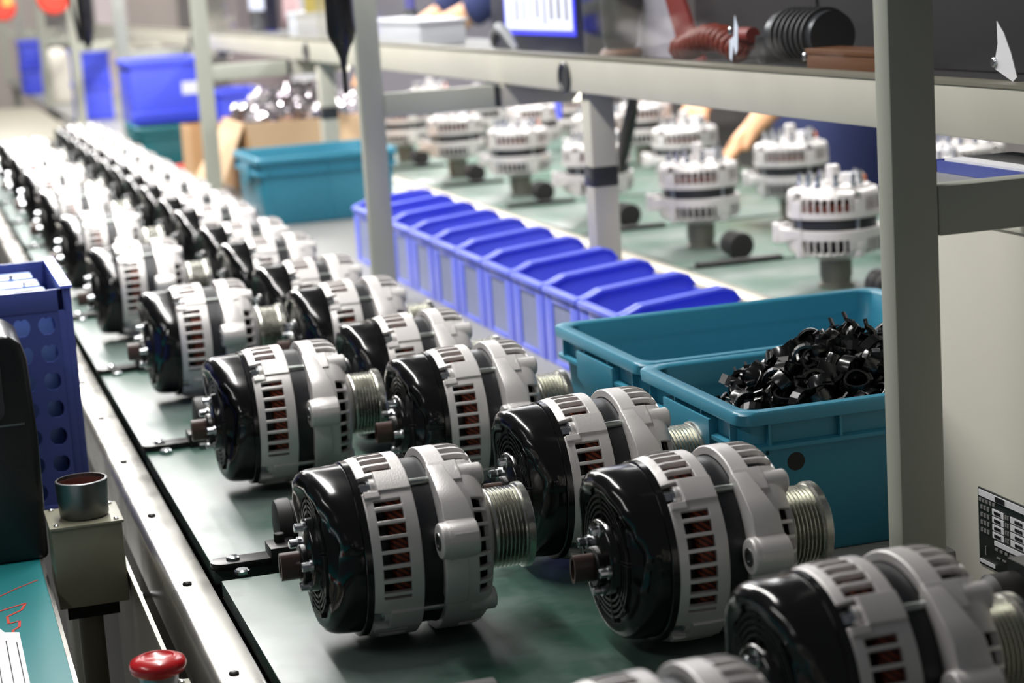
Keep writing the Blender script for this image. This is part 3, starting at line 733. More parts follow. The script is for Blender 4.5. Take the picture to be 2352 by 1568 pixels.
for k in range(-1, 9):
    y0 = 2.395+P2*k
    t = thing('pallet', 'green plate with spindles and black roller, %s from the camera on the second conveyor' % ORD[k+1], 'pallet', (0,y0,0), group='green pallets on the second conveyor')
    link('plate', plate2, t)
    for x, dy in ROWS:
        o = link('spindle_holder', hold, t); o.location = (x,-0.035+dy,0)
    q = thing('chain_link', 'black link arm with rubber roller between green plates, %s from the camera on second conveyor' % ORD[k+1], 'link', (1.140,y0+0.245,0.0002), group='chain links on the second conveyor')
    o = link('rubber_roller', roll2, q); o.location = (0.0,0.017,0.019)
    o = link('link_arm', arm2, q); o.location = (-0.025,-0.015,0.0)
UP_PARTS = ('rear_housing','winding','rotor_fan','stator_core','front_housing')
def make_upright(label, loc, rot, group):
    t = thing('alternator', label, 'alternator', loc, rot, group)
    for n_, lb in (('rear_housing','silver slotted rear housing with copper inside'),('winding','copper winding'),('stator_core','dark stator band'),('front_housing','silver slotted front housing')):
        o = link(n_, AD[n_], t, lb)
    link('slot_shade_core', AD['slot_shade_core'], t)
    lg = link('mounting_lug', AD['mounting_lug'], t, 'pale mounting arm'); link('lug_bushing', AD['lug_bushing'], lg)
    rp = link('rectifier_plate', AD['rectifier_plate'], t)
    link('slip_ring_shaft', AD['slip_ring_shaft'], t, 'slip ring shaft')
    for a in range(11):
        c_, s_ = (0.036+0.006*(a%2))*math.cos(a*0.571), (0.036+0.006*(a%2))*math.sin(a*0.571)
        o = link('terminal_pin', AD['terminal_pin'], rp); o.location = (0, c_, s_)
    o = link('terminal_block', AD['terminal_block'], rp, 'white terminal block'); o.location = (0, 0.014, -0.034)
    o = link('insulator', AD['insulator'], rp, 'orange insulator'); o.location = (0, 0.028, -0.038)
    for b in range(4): link('through_bolt', AD['through_bolt%d' % b], t)
    return t
kk = 0
for k in range(-1, 7):
    for r, (x, dy) in enumerate(ROWS):
        y = 2.36+P2*k+dy
        if r == 2 and 3.0 < y < 3.8: continue                    # the worker's hands are here
        lab = 'open silver alternator standing upright, %s from camera in %s row of second conveyor' % (ORD[k+1], ('near','middle','far')[r])
        # upright: local +x (pulley end) points down; a = 0.136 rests at z = 0.036
        th_ = rad(-125+((k*37+r*53) % 5-2)*5)
        mt = Matrix.Translation((x,y,0.036+0.1362-A0)) @ Matrix.Rotation(th_,4,'Z') @ Matrix.Rotation(PI/2,4,'Y') @ Matrix.Translation((0,0,-ZC))
        grp = 'upright alternators on the second conveyor'
        if up is None: o = up = make_upright(lab, (0,0,0), (0,0,0), grp)
        else: o = dup(up, (0,0,0), None, lab, grp)
        o.matrix_world = mt; kk += 1

# ------------------------------------------------------------------ left bench, device, basket, button
t = thing('workbench', 'teal topped workbench left of the conveyor with a metal edge', 'table', (-0.2,1.6,-0.80))
P(MB().box((-0.55,0.70,-0.035),(0.069,2.30,-0.017)), 'bench_top', M['darkbeige'], t, bevel=0.001)
P(MB().box((-0.548,0.705,-0.017),(0.0675,2.295,-0.015)), 'bench_mat', M['tealmat'], t, label='teal mat')
P(MB().box((0.0676,0.70,-0.034),(0.0705,2.30,-0.0145)), 'edge_trim', M['rail'], t)
for x in (-0.52, 0.02):
    for y in (0.76, 2.2): P(MB().box((x,y,-0.80),(x+0.03,y+0.03,-0.035)), 'leg', M['raildark'], t)
def mark(pts, w):
    mb = MB()
    for (x0,y0),(x1,y1) in zip(pts, pts[1:]):
        d = Vector((x1-x0,y1-y0)).normalized()*w; nx, ny = -d.y, d.x
        mb.add([(x0-nx,y0-ny,-0.01490),(x1-nx,y1-ny,-0.01490),(x1+nx,y1+ny,-0.01490),(x0+nx,y0+ny,-0.01490),(x0-nx,y0-ny,-0.01465),(x1-nx,y1-ny,-0.01465),(x1+nx,y1+ny,-0.01465),(x0+nx,y0+ny,-0.01465)],
               [(0,3,2,1),(4,5,6,7),(0,1,5,4),(1,2,6,5),(2,3,7,6),(3,0,4,7)])
    return mb
o = P(mark([(0.030,1.530),(0.046,1.548),(0.062,1.562)], 0.0006), 'pen_line', M['redink'], t, label='thin red pen line')
o = P(mark([(0.028,1.492),(0.049,1.504),(0.045,1.488),(0.034,1.476),(0.034,1.458),(0.042,1.461),(0.041,1.447),(0.036,1.440),(0.036,1.422)], 0.0010), 'pen_line', M['redink'], t, label='red zigzag pen line')
t = thing('paper_sheet', 'white paper slip with black ruled lines on the teal bench', 'paper', (0.0,1.40,-0.0145))
MB().prism([(-0.12,0.055),(0.026,0.052),(0.030,0.036),(0.040,0.031),(0.040,-0.16),(-0.12,-0.16)], 'z', 0.0, 0.0006).obj('sheet', M['paper'], t)
for x in (0.022, 0.0295, 0.0365): MB().box((x,-0.15,0.0006),(x+0.0006,0.024-(x-0.02),0.0009)).obj('ruled_line', M['ink'], t)
# black device on the bench
t = thing('instrument_case', 'black rounded instrument case standing on the teal bench', 'device', (-0.0255,1.66,-0.0148))
def rrp(x0,z0,x1,z1,r): return rr(x0,z0,x1,z1,r,6)
MB().prism([(-0.16,0.0),(0.101,0.0),(0.1025,0.10),(0.1005,0.165),(0.097,0.178),(0.088,0.186),(-0.16,0.186)], 'y', -0.04, 0.06).obj('case', M['device'], t, bevel=0.006, seg=4)
MB().prism(rrp(-0.15,0.118,0.079,0.172,0.008), 'y', -0.0425, -0.036).obj('display_panel', M['darkgrey'], t, bevel=0.0015)
MB().prism(rrp(-0.145,0.122,0.074,0.168,0.006), 'y', -0.0432, -0.042).obj('display_glass', M['device'], t)
MB().box((-0.15,-0.0412,0.113),(0.093,-0.0385,0.1145)).obj('trim_line', M['ring'], t, label='thin grey trim line')
# perforated blue basket: right edge x=0.125, front y=1.76
def apple(s):
    pts = []
    for i in range(28):
        a = 2*PI*i/28; r = 1.0
        c_ = math.sin(a)
        r = 1.0-0.30*math.exp(-((a-PI/2)/0.28)**2)-0.14*math.exp(-((a-1.5*PI)/0.30)**2)+0.06*math.cos(2*(a-PI/4))*0.0
        x = r*math.cos(a)*(1.0-0.10*(-c_ if c_ < 0 else 0)); pts.append((x*s*0.92, r*c_*s*1.08))
    return pts
def holed_panel(x0, x1, z0, z1, cx, cz, s, y, th):
    mb = MB(); hx = (x1-x0)/cx; hz = (z1-z0)/cz; ap = apple(s); n = len(ap)
    for i in range(cx):
        for j in range(cz):
            X, Z = x0+hx*(i+0.5), z0+hz*(j+0.5); vs = []
            for yy in (y, y+th):
                for (a, b) in ap:
                    vs.append((X+a, yy, Z+b))
                for (a, b) in ap:
                    m_ = max(abs(a)/(hx/2), abs(b)/(hz/2)); vs.append((X+a/m_, yy, Z+b/m_))
            fs = []
            for k in range(n):
                k2 = (k+1) % n
                fs += [(k,k2,n+k2,n+k),(2*n+k2,2*n+k,3*n+k,3*n+k2),(k2,k,2*n+k,2*n+k2)]
            # corners
            mb.add(vs, fs)
            for sx in (-1,1):
                for sz in (-1,1):
                    cxy = (X+sx*hx/2, Z+sz*hz/2)
                    e1 = max((v for v in vs[n:2*n] if abs(v[0]-cxy[0]) < 1e-6 and (v[2]-Z)*sz > 0), key=lambda v: (v[2]-Z)*sz, default=None)
                    e2 = max((v for v in vs[n:2*n] if abs(v[2]-cxy[1]) < 1e-6 and (v[0]-X)*sx > 0), key=lambda v: (v[0]-X)*sx, default=None)
                    if e1 and e2: mb.add([e1,(cxy[0],y,cxy[1]),e2],[(0,1,2)])
    return mb
t = thing('basket', 'dark blue perforated plastic basket with apple shaped holes on the bench', 'basket', (0.0,1.76,-0.0148))
bx0, bx1, bh = -0.20, 0.1185, 0.1995
holed_panel(0.1118-0.0214*14, 0.1118, 0.0085, 0.1808, 14, 7, 0.0080, 0.0, 0.0022).obj('front_panel', M['basket'], t, smooth=20, label='panel with apple shaped cutouts')
MB().prism([(0.0,0.0),(0.206,0.0),(0.210,bh),(0.0,bh)], 'x', bx1-0.002, bx1+0.0055).obj('side_panel', M['basket'], t, bevel=0.0008)
MB().prism([(0.0,0.0),(0.206,0.0),(0.210,bh),(0.0,bh)], 'x', bx0-0.003, bx0).obj('side_panel', M['basket'], t)
MB().box((bx0,0.206,0.0),(bx1,0.209,bh)).obj('back_panel', M['basket'], t)
MB().box((bx0,0.0,0.0),(bx1,0.207,0.004)).obj('base_panel', M['basket'], t)
fr = MB().box((0.1117,-0.0005,0.0),(bx1-0.001,0.0025,bh)); fr.box((bx0,-0.0005,0.1805),(bx1,0.003,bh)); fr.box((bx0,-0.0005,0.0),(bx1,0.003,0.009)); fr.box((bx0,-0.0005,0.0),(-0.1876,0.0025,bh))
fr.obj('front_frame', M['basket'], t, bevel=0.0006)
MB().prism([(-0.001,bh),(0.211,bh),(0.211,bh+0.0025),(-0.001,bh+0.0025)], 'x', bx1-0.003, bx1+0.007).obj('top_rim', M['bin'], t, label='paler top rim')  # rim in a paler blue than the basket walls
for k in range(4):
    y = 1.796+0.046*k; z = 0.182+0.0015*k
    q = thing('divider_tray', 'blue plastic tray standing in the basket, %s from the front' % ORD[k], 'tray', (0.0,y,-0.0104), group='blue trays in the basket')
    MB().box((-0.195,-0.019,0.0),(0.108-0.003*k,0.019,z)).obj('tray_body', M['sheet'], q, bevel=0.004)
    MB().box((-0.195,-0.0215,z-0.006),(0.111-0.003*k,0.0215,z+0.001)).obj('tray_lip', M['sheet'], q, bevel=0.002)
    MB().box((0.092-0.012*(k%2),-0.019,z+0.0008),(0.102-0.006*k,-0.012,z+0.0045)).obj('foam_stop', M['cream'], q, label='pale foam stop', bevel=0.001)
# box with steel ring cup
t = thing('switch_box', 'small beige steel box with a dull steel ring cup on top', 'box', (0.1015,1.572,-0.80))
Z = 0.80
MB().box((-0.026,-0.030,Z-0.036),(0.028,0.030,Z+0.0275)).obj('box_body', M['beige'], t, bevel=0.0012)
MB().box((-0.0275,-0.0315,Z+0.0275),(0.0295,0.0315,Z+0.0300)).obj('lid', M['beige'], t, bevel=0.0008)
for sx in (-0.022, 0.024):
    for sy in (-0.026, 0.026): MB().lathe([(0,0.0022),(0.001,0.0022),(0.0016,0.0012),(0.0016,0)],10,Matrix.Translation((sx,sy,Z+0.030))@Matrix.Rotation(-PI/2,4,'Y')).obj('lid_screw', M['steel'], t)
cp = MB().lathe([(0,0.0175),(0.002,0.0190),(0.0295,0.0205),(0.0300,0.0198),(0.0300,0.0188),(0.0030,0.0178),(0.0030,0.0)],40,Matrix.Translation((0.002,-0.003,Z+0.030))@Matrix.Rotation(-PI/2,4,'Y')).obj('ring_cup', M['ring'], t, label='dull steel ring cup', smooth=40)
MB().lathe([(0.0032,0.0),(0.0032,0.0177),(0.027,0.0186),(0.027,0.0183),(0.0040,0.0174),(0.0040,0.0)],36,Matrix.Translation((0.002,-0.003,Z+0.030))@Matrix.Rotation(-PI/2,4,'Y')).obj('cup_lining', M['rust'], cp, label='rust brown lining')
MB().cyl((-0.002,-0.006,0.0),(-0.002,-0.006,Z-0.036),0.010,16).obj('support_tube', M['beige'], t)
MB().box((-0.020,-0.026,Z-0.046),(0.020,0.020,Z-0.036)).obj('bracket', M['link'], t)
# thin guard plate between bench and rail
t = thing('guard_plate', 'thin grey steel guard plate along the left side of the conveyor', 'plate', (0.1325,1.15,-0.18))
MB().box((-0.001,-0.5,0.0),(0.001,0.55,0.164)).obj('sheet', M['darkbeige'], t); MB().box((-0.0016,-0.5,0.162),(0.0016,0.55,0.1652)).obj('folded_edge', M['beige'], t)
for y in (-0.42, 0.1, 0.48): MB().cyl((0.001,y,0.120),(0.017,y,0.120),0.003,10).obj('stand_off', M['steel'], t)
# emergency button
t = thing('emergency_stop', 'red mushroom stop button on a beige control box', 'button', (0.112,1.215,-0.075))
MB().box((-0.028,-0.040,0.0),(0.024,0.036,0.0665)).obj('control_box', M['beige'], t, bevel=0.0012)
MB().box((-0.0295,-0.0415,0.0665),(0.0255,0.0375,0.0690)).obj('box_lid', M['beige'], t, bevel=0.0008)
for sx in (-0.024, 0.020): MB().lathe([(0,0.0022),(0.001,0.0022),(0.0016,0.0012),(0.0016,0)],10,Matrix.Translation((sx,0.032,0.069))@Matrix.Rotation(-PI/2,4,'Y')).obj('lid_screw', M['steel'], t)
MB().lathe([(0,0.0135),(0.0045,0.0135),(0.006,0.0122),(0.0195,0.0122),(0.0195,0.0)],28,Matrix.Translation((0.003,0,0.069))@Matrix.Rotation(-PI/2,4,'Y')).obj('stem', M['stem'], t, label='grey metal stem')
MB().lathe([(0,0.0),(0,0.0130),(0.0025,0.0168),(0.0062,0.0180),(0.0092,0.0168),(0.0112,0.0125),(0.0116,0.0105),(0.0104,0.0092),(0.0104,0.0)],36,Matrix.Translation((0.003,0,0.0880))@Matrix.Rotation(-PI/2,4,'Y')).obj('mushroom_cap', M['redbutton'], t, label='red mushroom cap', smooth=50)

# ------------------------------------------------------------------ far end of the packing table: cardboard, boxes, parts
def carton(label, loc, L, Wd, H, rotz=0, flap=True):
    t = thing('carton', label, 'carton', loc, (0,0,rotz)); x, y = L/2, Wd/2; th = 0.004
    MB().box((-x,-y,0),(x,y,0.004)).obj('base', M['cardboard'], t)
    for n_, a, b in (('side',(-x,-y,0.004),(-x+th,y,H)),('side',(x-th,-y,0.004),(x,y,H)),('side',(-x+th,-y,0.004),(x-th,-y+th,H)),('side',(-x+th,y-th,0.004),(x-th,y,H))):
        MB().box(a,b).obj(n_, M['cardboard'], t)
    return t
ct = carton('open brown carton of shiny wrapped parts beyond the teal crate', (0.83,4.34,0.0006), 0.29, 0.30, 0.150)
MB().prism([(-0.145,0.150),(0.145,0.150),(0.150,0.060),(0.145,0.010),(-0.100,0.0),(-0.125,0.03)], 'y', -0.162, -0.156).obj('front_flap', M['kraft'], ct, label='pale hanging flap')
MB().add([(-0.145,-0.15,0.15),(-0.145,0.10,0.150),(-0.23,0.06,0.02),(-0.21,-0.16,0.0),(-0.149,-0.15,0.15),(-0.149,0.10,0.15),(-0.234,0.06,0.02),(-0.214,-0.16,0.0)],[(0,1,2,3),(7,6,5,4),(0,4,5,1),(1,5,6,2),(2,6,7,3),(3,7,4,0)]).obj('side_flap', M['kraft'], ct, label='folded side flap')
carton('closed brown carton left of the open carton behind the green crate', (0.662,4.62,0.0006), 0.085, 0.16, 0.128)
# wrapped parts heaped in the carton
wm = []
for k in range(3):
    mb = MB(); n = 8; r0 = random.Random(k); pr = [(-0.022,0.004),(-0.018,0.014),(-0.005,0.017),(0.008,0.016),(0.018,0.012),(0.022,0.004)]
    mb.lathe(pr, 9); mb.v = [(x*(1+r0.uniform(-.25,.25)), y*(1+r0.uniform(-.3,.3)), z*(1+r0.uniform(-.3,.3))) for x,y,z in mb.v]; wm.append(mb.mesh('wrapped_part', M['film'], smooth=15))
rnd = random.Random(11)
MB_f = MB().box((0.692,4.20,0.006),(0.968,4.48,0.120)).obj('packing_filling', M['film']); tag(MB_f, 'crumpled silver film filling the open carton', 'film'); MB_f['kind'] = 'stuff'
for i in range(90):
    x = rnd.uniform(0.71,0.955); y = rnd.uniform(4.21,4.47); u = (x-0.84)/0.16; v_ = (y-4.36)/0.2
    z = 0.142+0.058*max(0,1-u*u-v_*v_)*(0.6+0.6*(y-4.2)/0.3)+rnd.uniform(-.008,.008)
    o = link('wrapped_part', wm[i % 3]); o.location = (x,y,z); o.rotation_euler = (rnd.uniform(0,6),rnd.uniform(0,6),rnd.uniform(0,6))
    tag(o, 'small part wrapped in shiny silver film heaped in the open carton', 'wrapped part', 'wrapped parts in the carton')
def lidbox(label, loc, L, Wd, H, m='bluebox', tilt=0, lab=False, group=None):
    t = thing('blue_box', label, 'box', loc, (0,0,tilt), group); x, y = L/2, Wd/2
    mb = MB(); th = 0.004
    mb.box((-x+.004,-y+.004,0),(x-.004,y-.004,.004)); mb.box((-x,-y,0),(-x+th,y,H)); mb.box((x-th,-y,0),(x,y,H)); mb.box((-x,-y,0),(x,-y+th,H)); mb.box((-x,y-th,0),(x,y,H))
    mb.obj('tub', M[m], t, bevel=0.002)
    fr = MB().box((-x-.006,-y-.006,H-.016),(x+.006,-y+.003,H)); fr.box((-x-.006,y-.003,H-.016),(x+.006,y+.006,H)); fr.box((-x-.006,-y,H-.016),(-x+.003,y,H)); fr.box((x-.003,-y,H-.016),(x+.006,y,H))
    fr.obj('rim', M[m], t, bevel=0.003)
    MB().box((-x-.003,-y-.004,H*0.10),(x+.003,-y,H*0.18)).obj('lower_band', M[m], t, bevel=0.001)
    if lab: MB().box((x*0.45,-y-.0015,H*0.42),(x*0.98,-y,H*0.62)).obj('paper_label', M['paper'], t, label='pale paper label')
    return t
lidbox('blue plastic box with a pale label on the dark green crate', (0.655,5.30,0.1055), 0.178, 0.24, 0.160, lab=True, group='blue boxes far down the table')
lidbox('blue plastic box left of the labelled blue box, upper of its pair', (0.672,7.42,0.1295), 0.118, 0.24, 0.118, group='blue boxes far down the table')
lidbox('blue plastic box left of the labelled blue box, lower of its pair', (0.672,7.42,0.0005), 0.118, 0.24, 0.128, group='blue boxes far down the table')
lidbox('blue box right of the third post above the cartons', (0.835,5.20,0.0), 0.110, 0.20, 0.178, group='blue boxes far down the table')
lidbox('small blue box far left between distant posts, upper one', (0.620,9.88,0.1295), 0.092, 0.26, 0.12, group='blue boxes far down the table')
lidbox('small blue box far left between distant posts, lower one', (0.620,9.88,0.0005), 0.092, 0.26, 0.128, group='blue boxes far down the table')
t = thing('red_strip', 'red plastic strip lying in front of the dark green crate', 'strip', (0.655,4.93,0.0)); MB().box((-0.045,-0.06,0.0),(0.045,0.06,0.013)).obj('strip_body', M['red'], t, bevel=0.003)
t = thing('cream_pouch', 'rounded cream coloured bag between the far posts', 'bag', (0.66,8.75,0.0))
MB().lathe([(0,0.060),(0.012,0.068),(0.13,0.068),(0.19,0.058),(0.225,0.034),(0.234,0.0)],24,Matrix.Rotation(-PI/2,4,'Y')).obj('bag_body', M['cream2'], t, smooth=60)
carton('tall brown carton at the far left end of the hall', (0.58,12.8,-0.7995), 0.18, 0.3, 0.93)
# cover plates over the far belt
t = thing('belt_cover', 'grey sheet metal cover over the far end of the conveyor', 'cover', (0.37,6.4,0.0))
MB().prism([(-0.19,0.0),(-0.19,0.045),(-0.17,0.055),(0.10,0.055),(0.12,0.045),(0.12,0.0)], 'y', -0.75, 1.15).obj('cover_sheet', M['darkbeige'], t, bevel=0.004)

# ------------------------------------------------------------------ things hung from the frame
def hung(name, label, cat, x, y, z): return thing(name, label, cat, (x,y,z))
t = hung('power_screwdriver', 'black power screwdriver hanging by its cable beside the second post', 'tool', 0.541, 2.50, 0.322)
MB().lathe([(0,0.0035),(0.014,0.0055),(0.026,0.010),(0.036,0.0155),(0.046,0.0185),(0.150,0.0180),(0.165,0.010),(0.175,0.004),(0.175,0)],20,Matrix.Rotation(-PI/2,4,'Y')).obj('tool_body', M['device'], t, smooth=50)
MB().cyl((0,0,-0.032),(0,0,0.004),0.0032,8).obj('driver_bit', M['link'], t)
MB().tube([(0,0,0.17),(0.004,0.01,0.30),(0.01,0.02,0.55),(0.02,0.03,0.95)],0.004).obj('cable', M['cable'], t)
t = hung('power_screwdriver', 'dark power screwdriver hanging left of the fourth post', 'tool', 0.505, 5.55, 0.295)
MB().lathe([(0,0.004),(0.02,0.014),(0.05,0.020),(0.16,0.022),(0.24,0.016),(0.26,0.006),(0.26,0)],18,Matrix.Rotation(-PI/2,4,'Y')).obj('tool_body', M['device'], t, smooth=50)
MB().tube([(-0.02,0,0.02),(-0.035,0,0.12),(-0.05,0,0.25),(-0.04,0.0,0.7)],0.005).obj('cable', M['cable'], t)
t = hung('air_driver', 'dark air driver hanging at a slant over the upright alternators', 'tool', 1.10, 3.00, 0.10)
MB().tube([(0,0.045,0.0),(0,0.03,0.03),(0,0.01,0.06),(0,-0.02,0.10),(0,-0.05,0.17),(0,-0.06,0.60)],[0.005,0.010,0.012,0.011,0.006,0.006],12).obj('driver_body', M['device'], t, smooth=60)
t = hung('air_line', 'blue air line dangling under the shelf beam', 'hose', 1.06, 3.22, 0.18)
MB().tube([(0,0,0.0),(0.0,0.004,0.02),(0.0,0.015,0.05),(0.0,0.03,0.104)],[0.004,0.0065,0.0065,0.0055],10).obj('hose', M['bluebox'], t, smooth=60)
t = hung('yellow_card', 'yellow card hanging behind the black screwdriver', 'card', 0.87, 4.1, 0.372)
MB().box((-0.055,-0.002,0.0),(0.05,0.002,0.16)).obj('card', M['yellow'], t); MB().box((-0.055,-0.003,0.15),(0.05,0.003,0.17)).obj('clip_bar', M['darkgrey'], t)
t = hung('white_box', 'white plastic box on the shelf under the yellow card', 'box', 0.885, 4.25, SZ)
MB().box((-0.07,-0.05,0.0),(0.06,0.05,0.055)).obj('box_body', M['white'], t, bevel=0.004); MB().box((-0.072,-0.052,0.048),(0.062,0.052,0.058)).obj('lid', M['white'], t, bevel=0.003)
for lab, x, y, m in (('red spring balancer hung at the far left, left one', 0.395,7.5,'red'),('red spring balancer hung at the far left, right one',0.475,6.2,'red')):
    t = hung('spring_balancer', lab, 'balancer', x, y, 0.365 if y > 7 else 0.385)
    MB().lathe([(-0.02,0.0),(-0.02,0.040),(-0.012,0.048),(0.012,0.048),(0.02,0.040),(0.02,0.0)],20,Matrix.Translation((0,0,0.05))@Matrix.Rotation(PI/2,4,'Z')).obj('drum', M[m], t)
    MB().box((0.0,-0.022,0.055),(0.035,0.022,0.13)).obj('name_card', M['yellow'], t); MB().cyl((0,0,0.09),(0,0,0.5),0.004,8).obj('cord', M['cable'], t)

# ------------------------------------------------------------------ equipment on the shelf behind the panes
t = thing('equipment_shelf', 'dark grey shelf plate behind the beam carrying the test equipment', 'shelf', (0.93,3.1,0.285))
MB().box((-0.1175,-1.95,0.0),(0.075,2.3,0.030)).obj('shelf_plate', M['charcoal'], t, bevel=0.002)
for y in (-1.9, -0.3, 1.0, 2.2): MB().prism([(-0.117,0.0),(0.07,0.0),(-0.117,-0.030)], 'y', y, y+0.006).obj('bracket', M['post'], t)
t = thing('monitor', 'dark blue framed monitor with a lit white screen behind the pane', 'monitor', (0.870,2.730,SZ))
MB().box((0.0,-0.218,0.0),(0.026,0.218,0.34)).obj('housing', M['monitor'], t, bevel=0.004)
MB().box((-0.0015,-0.178,0.024),(0.001,0.142,0.30)).obj('screen_border', M['screenblue'], t, label='lit blue border')
sc_ = MB().box((-0.0022,-0.169,0.031),(-0.0012,0.134,0.29)).obj('screen', M['screen'], t, label='lit white display')
rndl = random.Random(5)
for k in range(9):
    yy = -0.155+0.032*k; MB().box((-0.0026,yy,0.038+rndl.uniform(0,.01)),(-0.0021,yy+rndl.uniform(.006,.016),0.075)).obj('screen_text', M['lilac'], sc_)
t = thing('hand_scanner', 'grey hand tool grip leaning before the monitor', 'tool', (0.848,2.80,SZ))
MB().tube([(0.0,0.066,0.008),(0.0,0.058,0.024),(0.0,0.035,0.034),(0.0,0.005,0.028),(0.0,-0.030,0.010),(0.0,-0.045,0.004)],[0.005,0.008,0.009,0.008,0.006,0.004],12).obj('grip', M['plate'], t)
t = thing('cable_bundle', 'black cable bundle standing right of the monitor with orange collar', 'cable', (0.860,2.355,SZ))
MB().tube([(0,0,0.0),(0.0,0.002,0.02),(0.004,0.006,0.07),(0.006,0.016,0.12),(0.01,0.03,0.40)],[0.012,0.022,0.026,0.024,0.022],14).obj('bundle', M['cable'], t)
MB().lathe([(0,0.024),(0.006,0.028),(0.012,0.024)],18,Matrix.Rotation(-PI/2,4,'Y')).obj('collar', M['amber'], t, label='orange collar')
t = thing('guard_strip', 'pale lilac slanted guard plate left of the red hose', 'plate', (0.890,2.31,SZ))
MB().prism([(0.083,0.0),(-0.085,0.0),(0.030,0.18),(0.199,0.18)], 'x', 0.0, 0.006).obj('plate_body', M['lilac'], t)
t = thing('red_bracket', 'red slanted bracket beside the pale guard plate', 'bracket', (0.884,2.18,SZ))
MB().prism([(-0.030,0.0),(0.035,0.0),(0.145,0.17),(0.103,0.17)], 'x', 0.0, 0.005).obj('bracket_bar', M['dimred'], t)
t = thing('coiled_hose', 'orange red coiled air hose heaped behind the pane', 'hose', (0.850,2.045,SZ))
pts = [(0.013*math.cos(a*0.75), -0.085+0.175*a/110, 0.0175+0.0125*math.sin(a*0.75)+0.012*math.sin(PI*min(1,a/95))) for a in range(111)]
MB().tube(pts, 0.0042, 8).obj('coil', M['orange'], t, smooth=60)
MB().cyl((0.0,-0.115,0.034),(0.0,-0.085,0.034),0.008,14).obj('coupling', M['dimred'], t)
t = thing('test_machine', 'charcoal machine cabinet behind the pane left of the nearest post', 'machine', (0.920,1.70,SZ))
MB().box((0.0,-0.52,0.0),(0.080,0.56,0.62)).obj('cabinet_body', M['charcoal'], t, bevel=0.004)
for y in (-0.30, 0.22): MB().box((-0.0012,y,0.0),(0.0002,y+0.003,0.62)).obj('door_seam', M['device'], t)
MB().box((-0.0025,-0.06,0.10),(0.0005,-0.03,0.20)).obj('door_handle', M['darkgrey'], t)
t = thing('electric_motor', 'dark grey finned motor with round end plate behind the pane', 'motor', (0.865,1.83,SZ))
MB().box((-0.024,-0.06,0.0),(0.024,0.075,0.006)).obj('base_plate', M['darkgrey'], t)
MM = Matrix.Translation((0,0.035,0.034))@Matrix.Rotation(rad(-90),4,'Z')
MB().lathe([(-0.022,0.0),(-0.022,0.016),(-0.018,0.024),(0.090,0.024),(0.090,0.0)],28,MM).obj('motor_body', M['darkgrey'], t)
for k in range(7): MB().lathe([(0,0.024),(0,0.0275),(0.003,0.0275),(0.003,0.024)],28,MM@Matrix.Translation((0.002+0.012*k,0,0)),closed=True).obj('fin', M['charcoal'], t)
MB().lathe([(-0.026,0.0),(-0.026,0.007),(-0.022,0.009)],18,MM).obj('shaft_boss', M['plate'], t)
MB().box((-0.020,0.060,0.006),(0.010,0.085,0.034)).obj('terminal_box', M['device'], t, bevel=0.002)
t = thing('amber_case', 'amber brown plastic case next to the nearest post behind the pane', 'case', (0.848,1.70,SZ))
MB().box((-0.018,-0.08,0.0),(0.018,0.062,0.022)).obj('case_body', M['amber'], t, bevel=0.002); MB().box((-0.019,-0.081,0.019),(0.019,0.063,0.0245)).obj('case_lid', M['amber'], t, bevel=0.001)
t = thing('white_tray', 'white plastic tray on the shelf right of the second post', 'tray', (0.875,3.48,SZ))
MB().box((-0.035,-0.21,0.0),(0.045,0.21,0.040)).obj('tray_body', M['white'], t, bevel=0.004); MB().box((-0.038,-0.214,0.036),(0.048,0.214,0.043)).obj('tray_rim', M['white'], t, bevel=0.002)
t = thing('blue_strap', 'blue strap hanging above the white tray', 'strap', (0.90,3.56,0.362))
MB().box((-0.002,-0.030,0.0),(0.002,0.030,0.30)).obj('band', M['strap'], t); MB().box((-0.004,-0.033,0.0),(0.004,0.033,0.012)).obj('buckle', M['darkgrey'], t)
t = thing('monitor', 'small far monitor with pale screen right of the third post', 'monitor', (0.93,5.3,SZ))
MB().box((0.0,-0.11,0.0),(0.03,0.15,0.30)).obj('housing', M['monitor'], t, bevel=0.004); MB().box((-0.002,-0.09,0.055),(0.001,0.13,0.28)).obj('screen', M['screen'], t, label='lit pale display')
for lab, x, y, m, w in (('pale pink cloth hanging above the far shelf', 0.93,4.86,'pink',0.05),('lilac cloth hanging right of the pink cloth', 0.93,4.55,'purple',0.035)):
    t = thing('hanging_cloth', lab, 'cloth', (x,y,SZ+0.008))
    vs = []; fs = []
    for i in range(9):
        for j in range(7): vs.append((0.012*math.sin(i*1.4+j*0.4), -w+2*w*i/8*(1-0.06*j), 0.005+0.30*j/6))
    for i in range(8):
        for j in range(6): a = i*7+j; fs.append((a,a+7,a+8,a+1))
    c_ = MB().add(vs, fs).obj('cloth', M[m], t, smooth=80); sd = c_.modifiers.new('s','SOLIDIFY'); sd.thickness = 0.004
    MB().box((-0.006,-w,0.30),(0.006,w,0.312)).obj('hanger', M['darkgrey'], t)

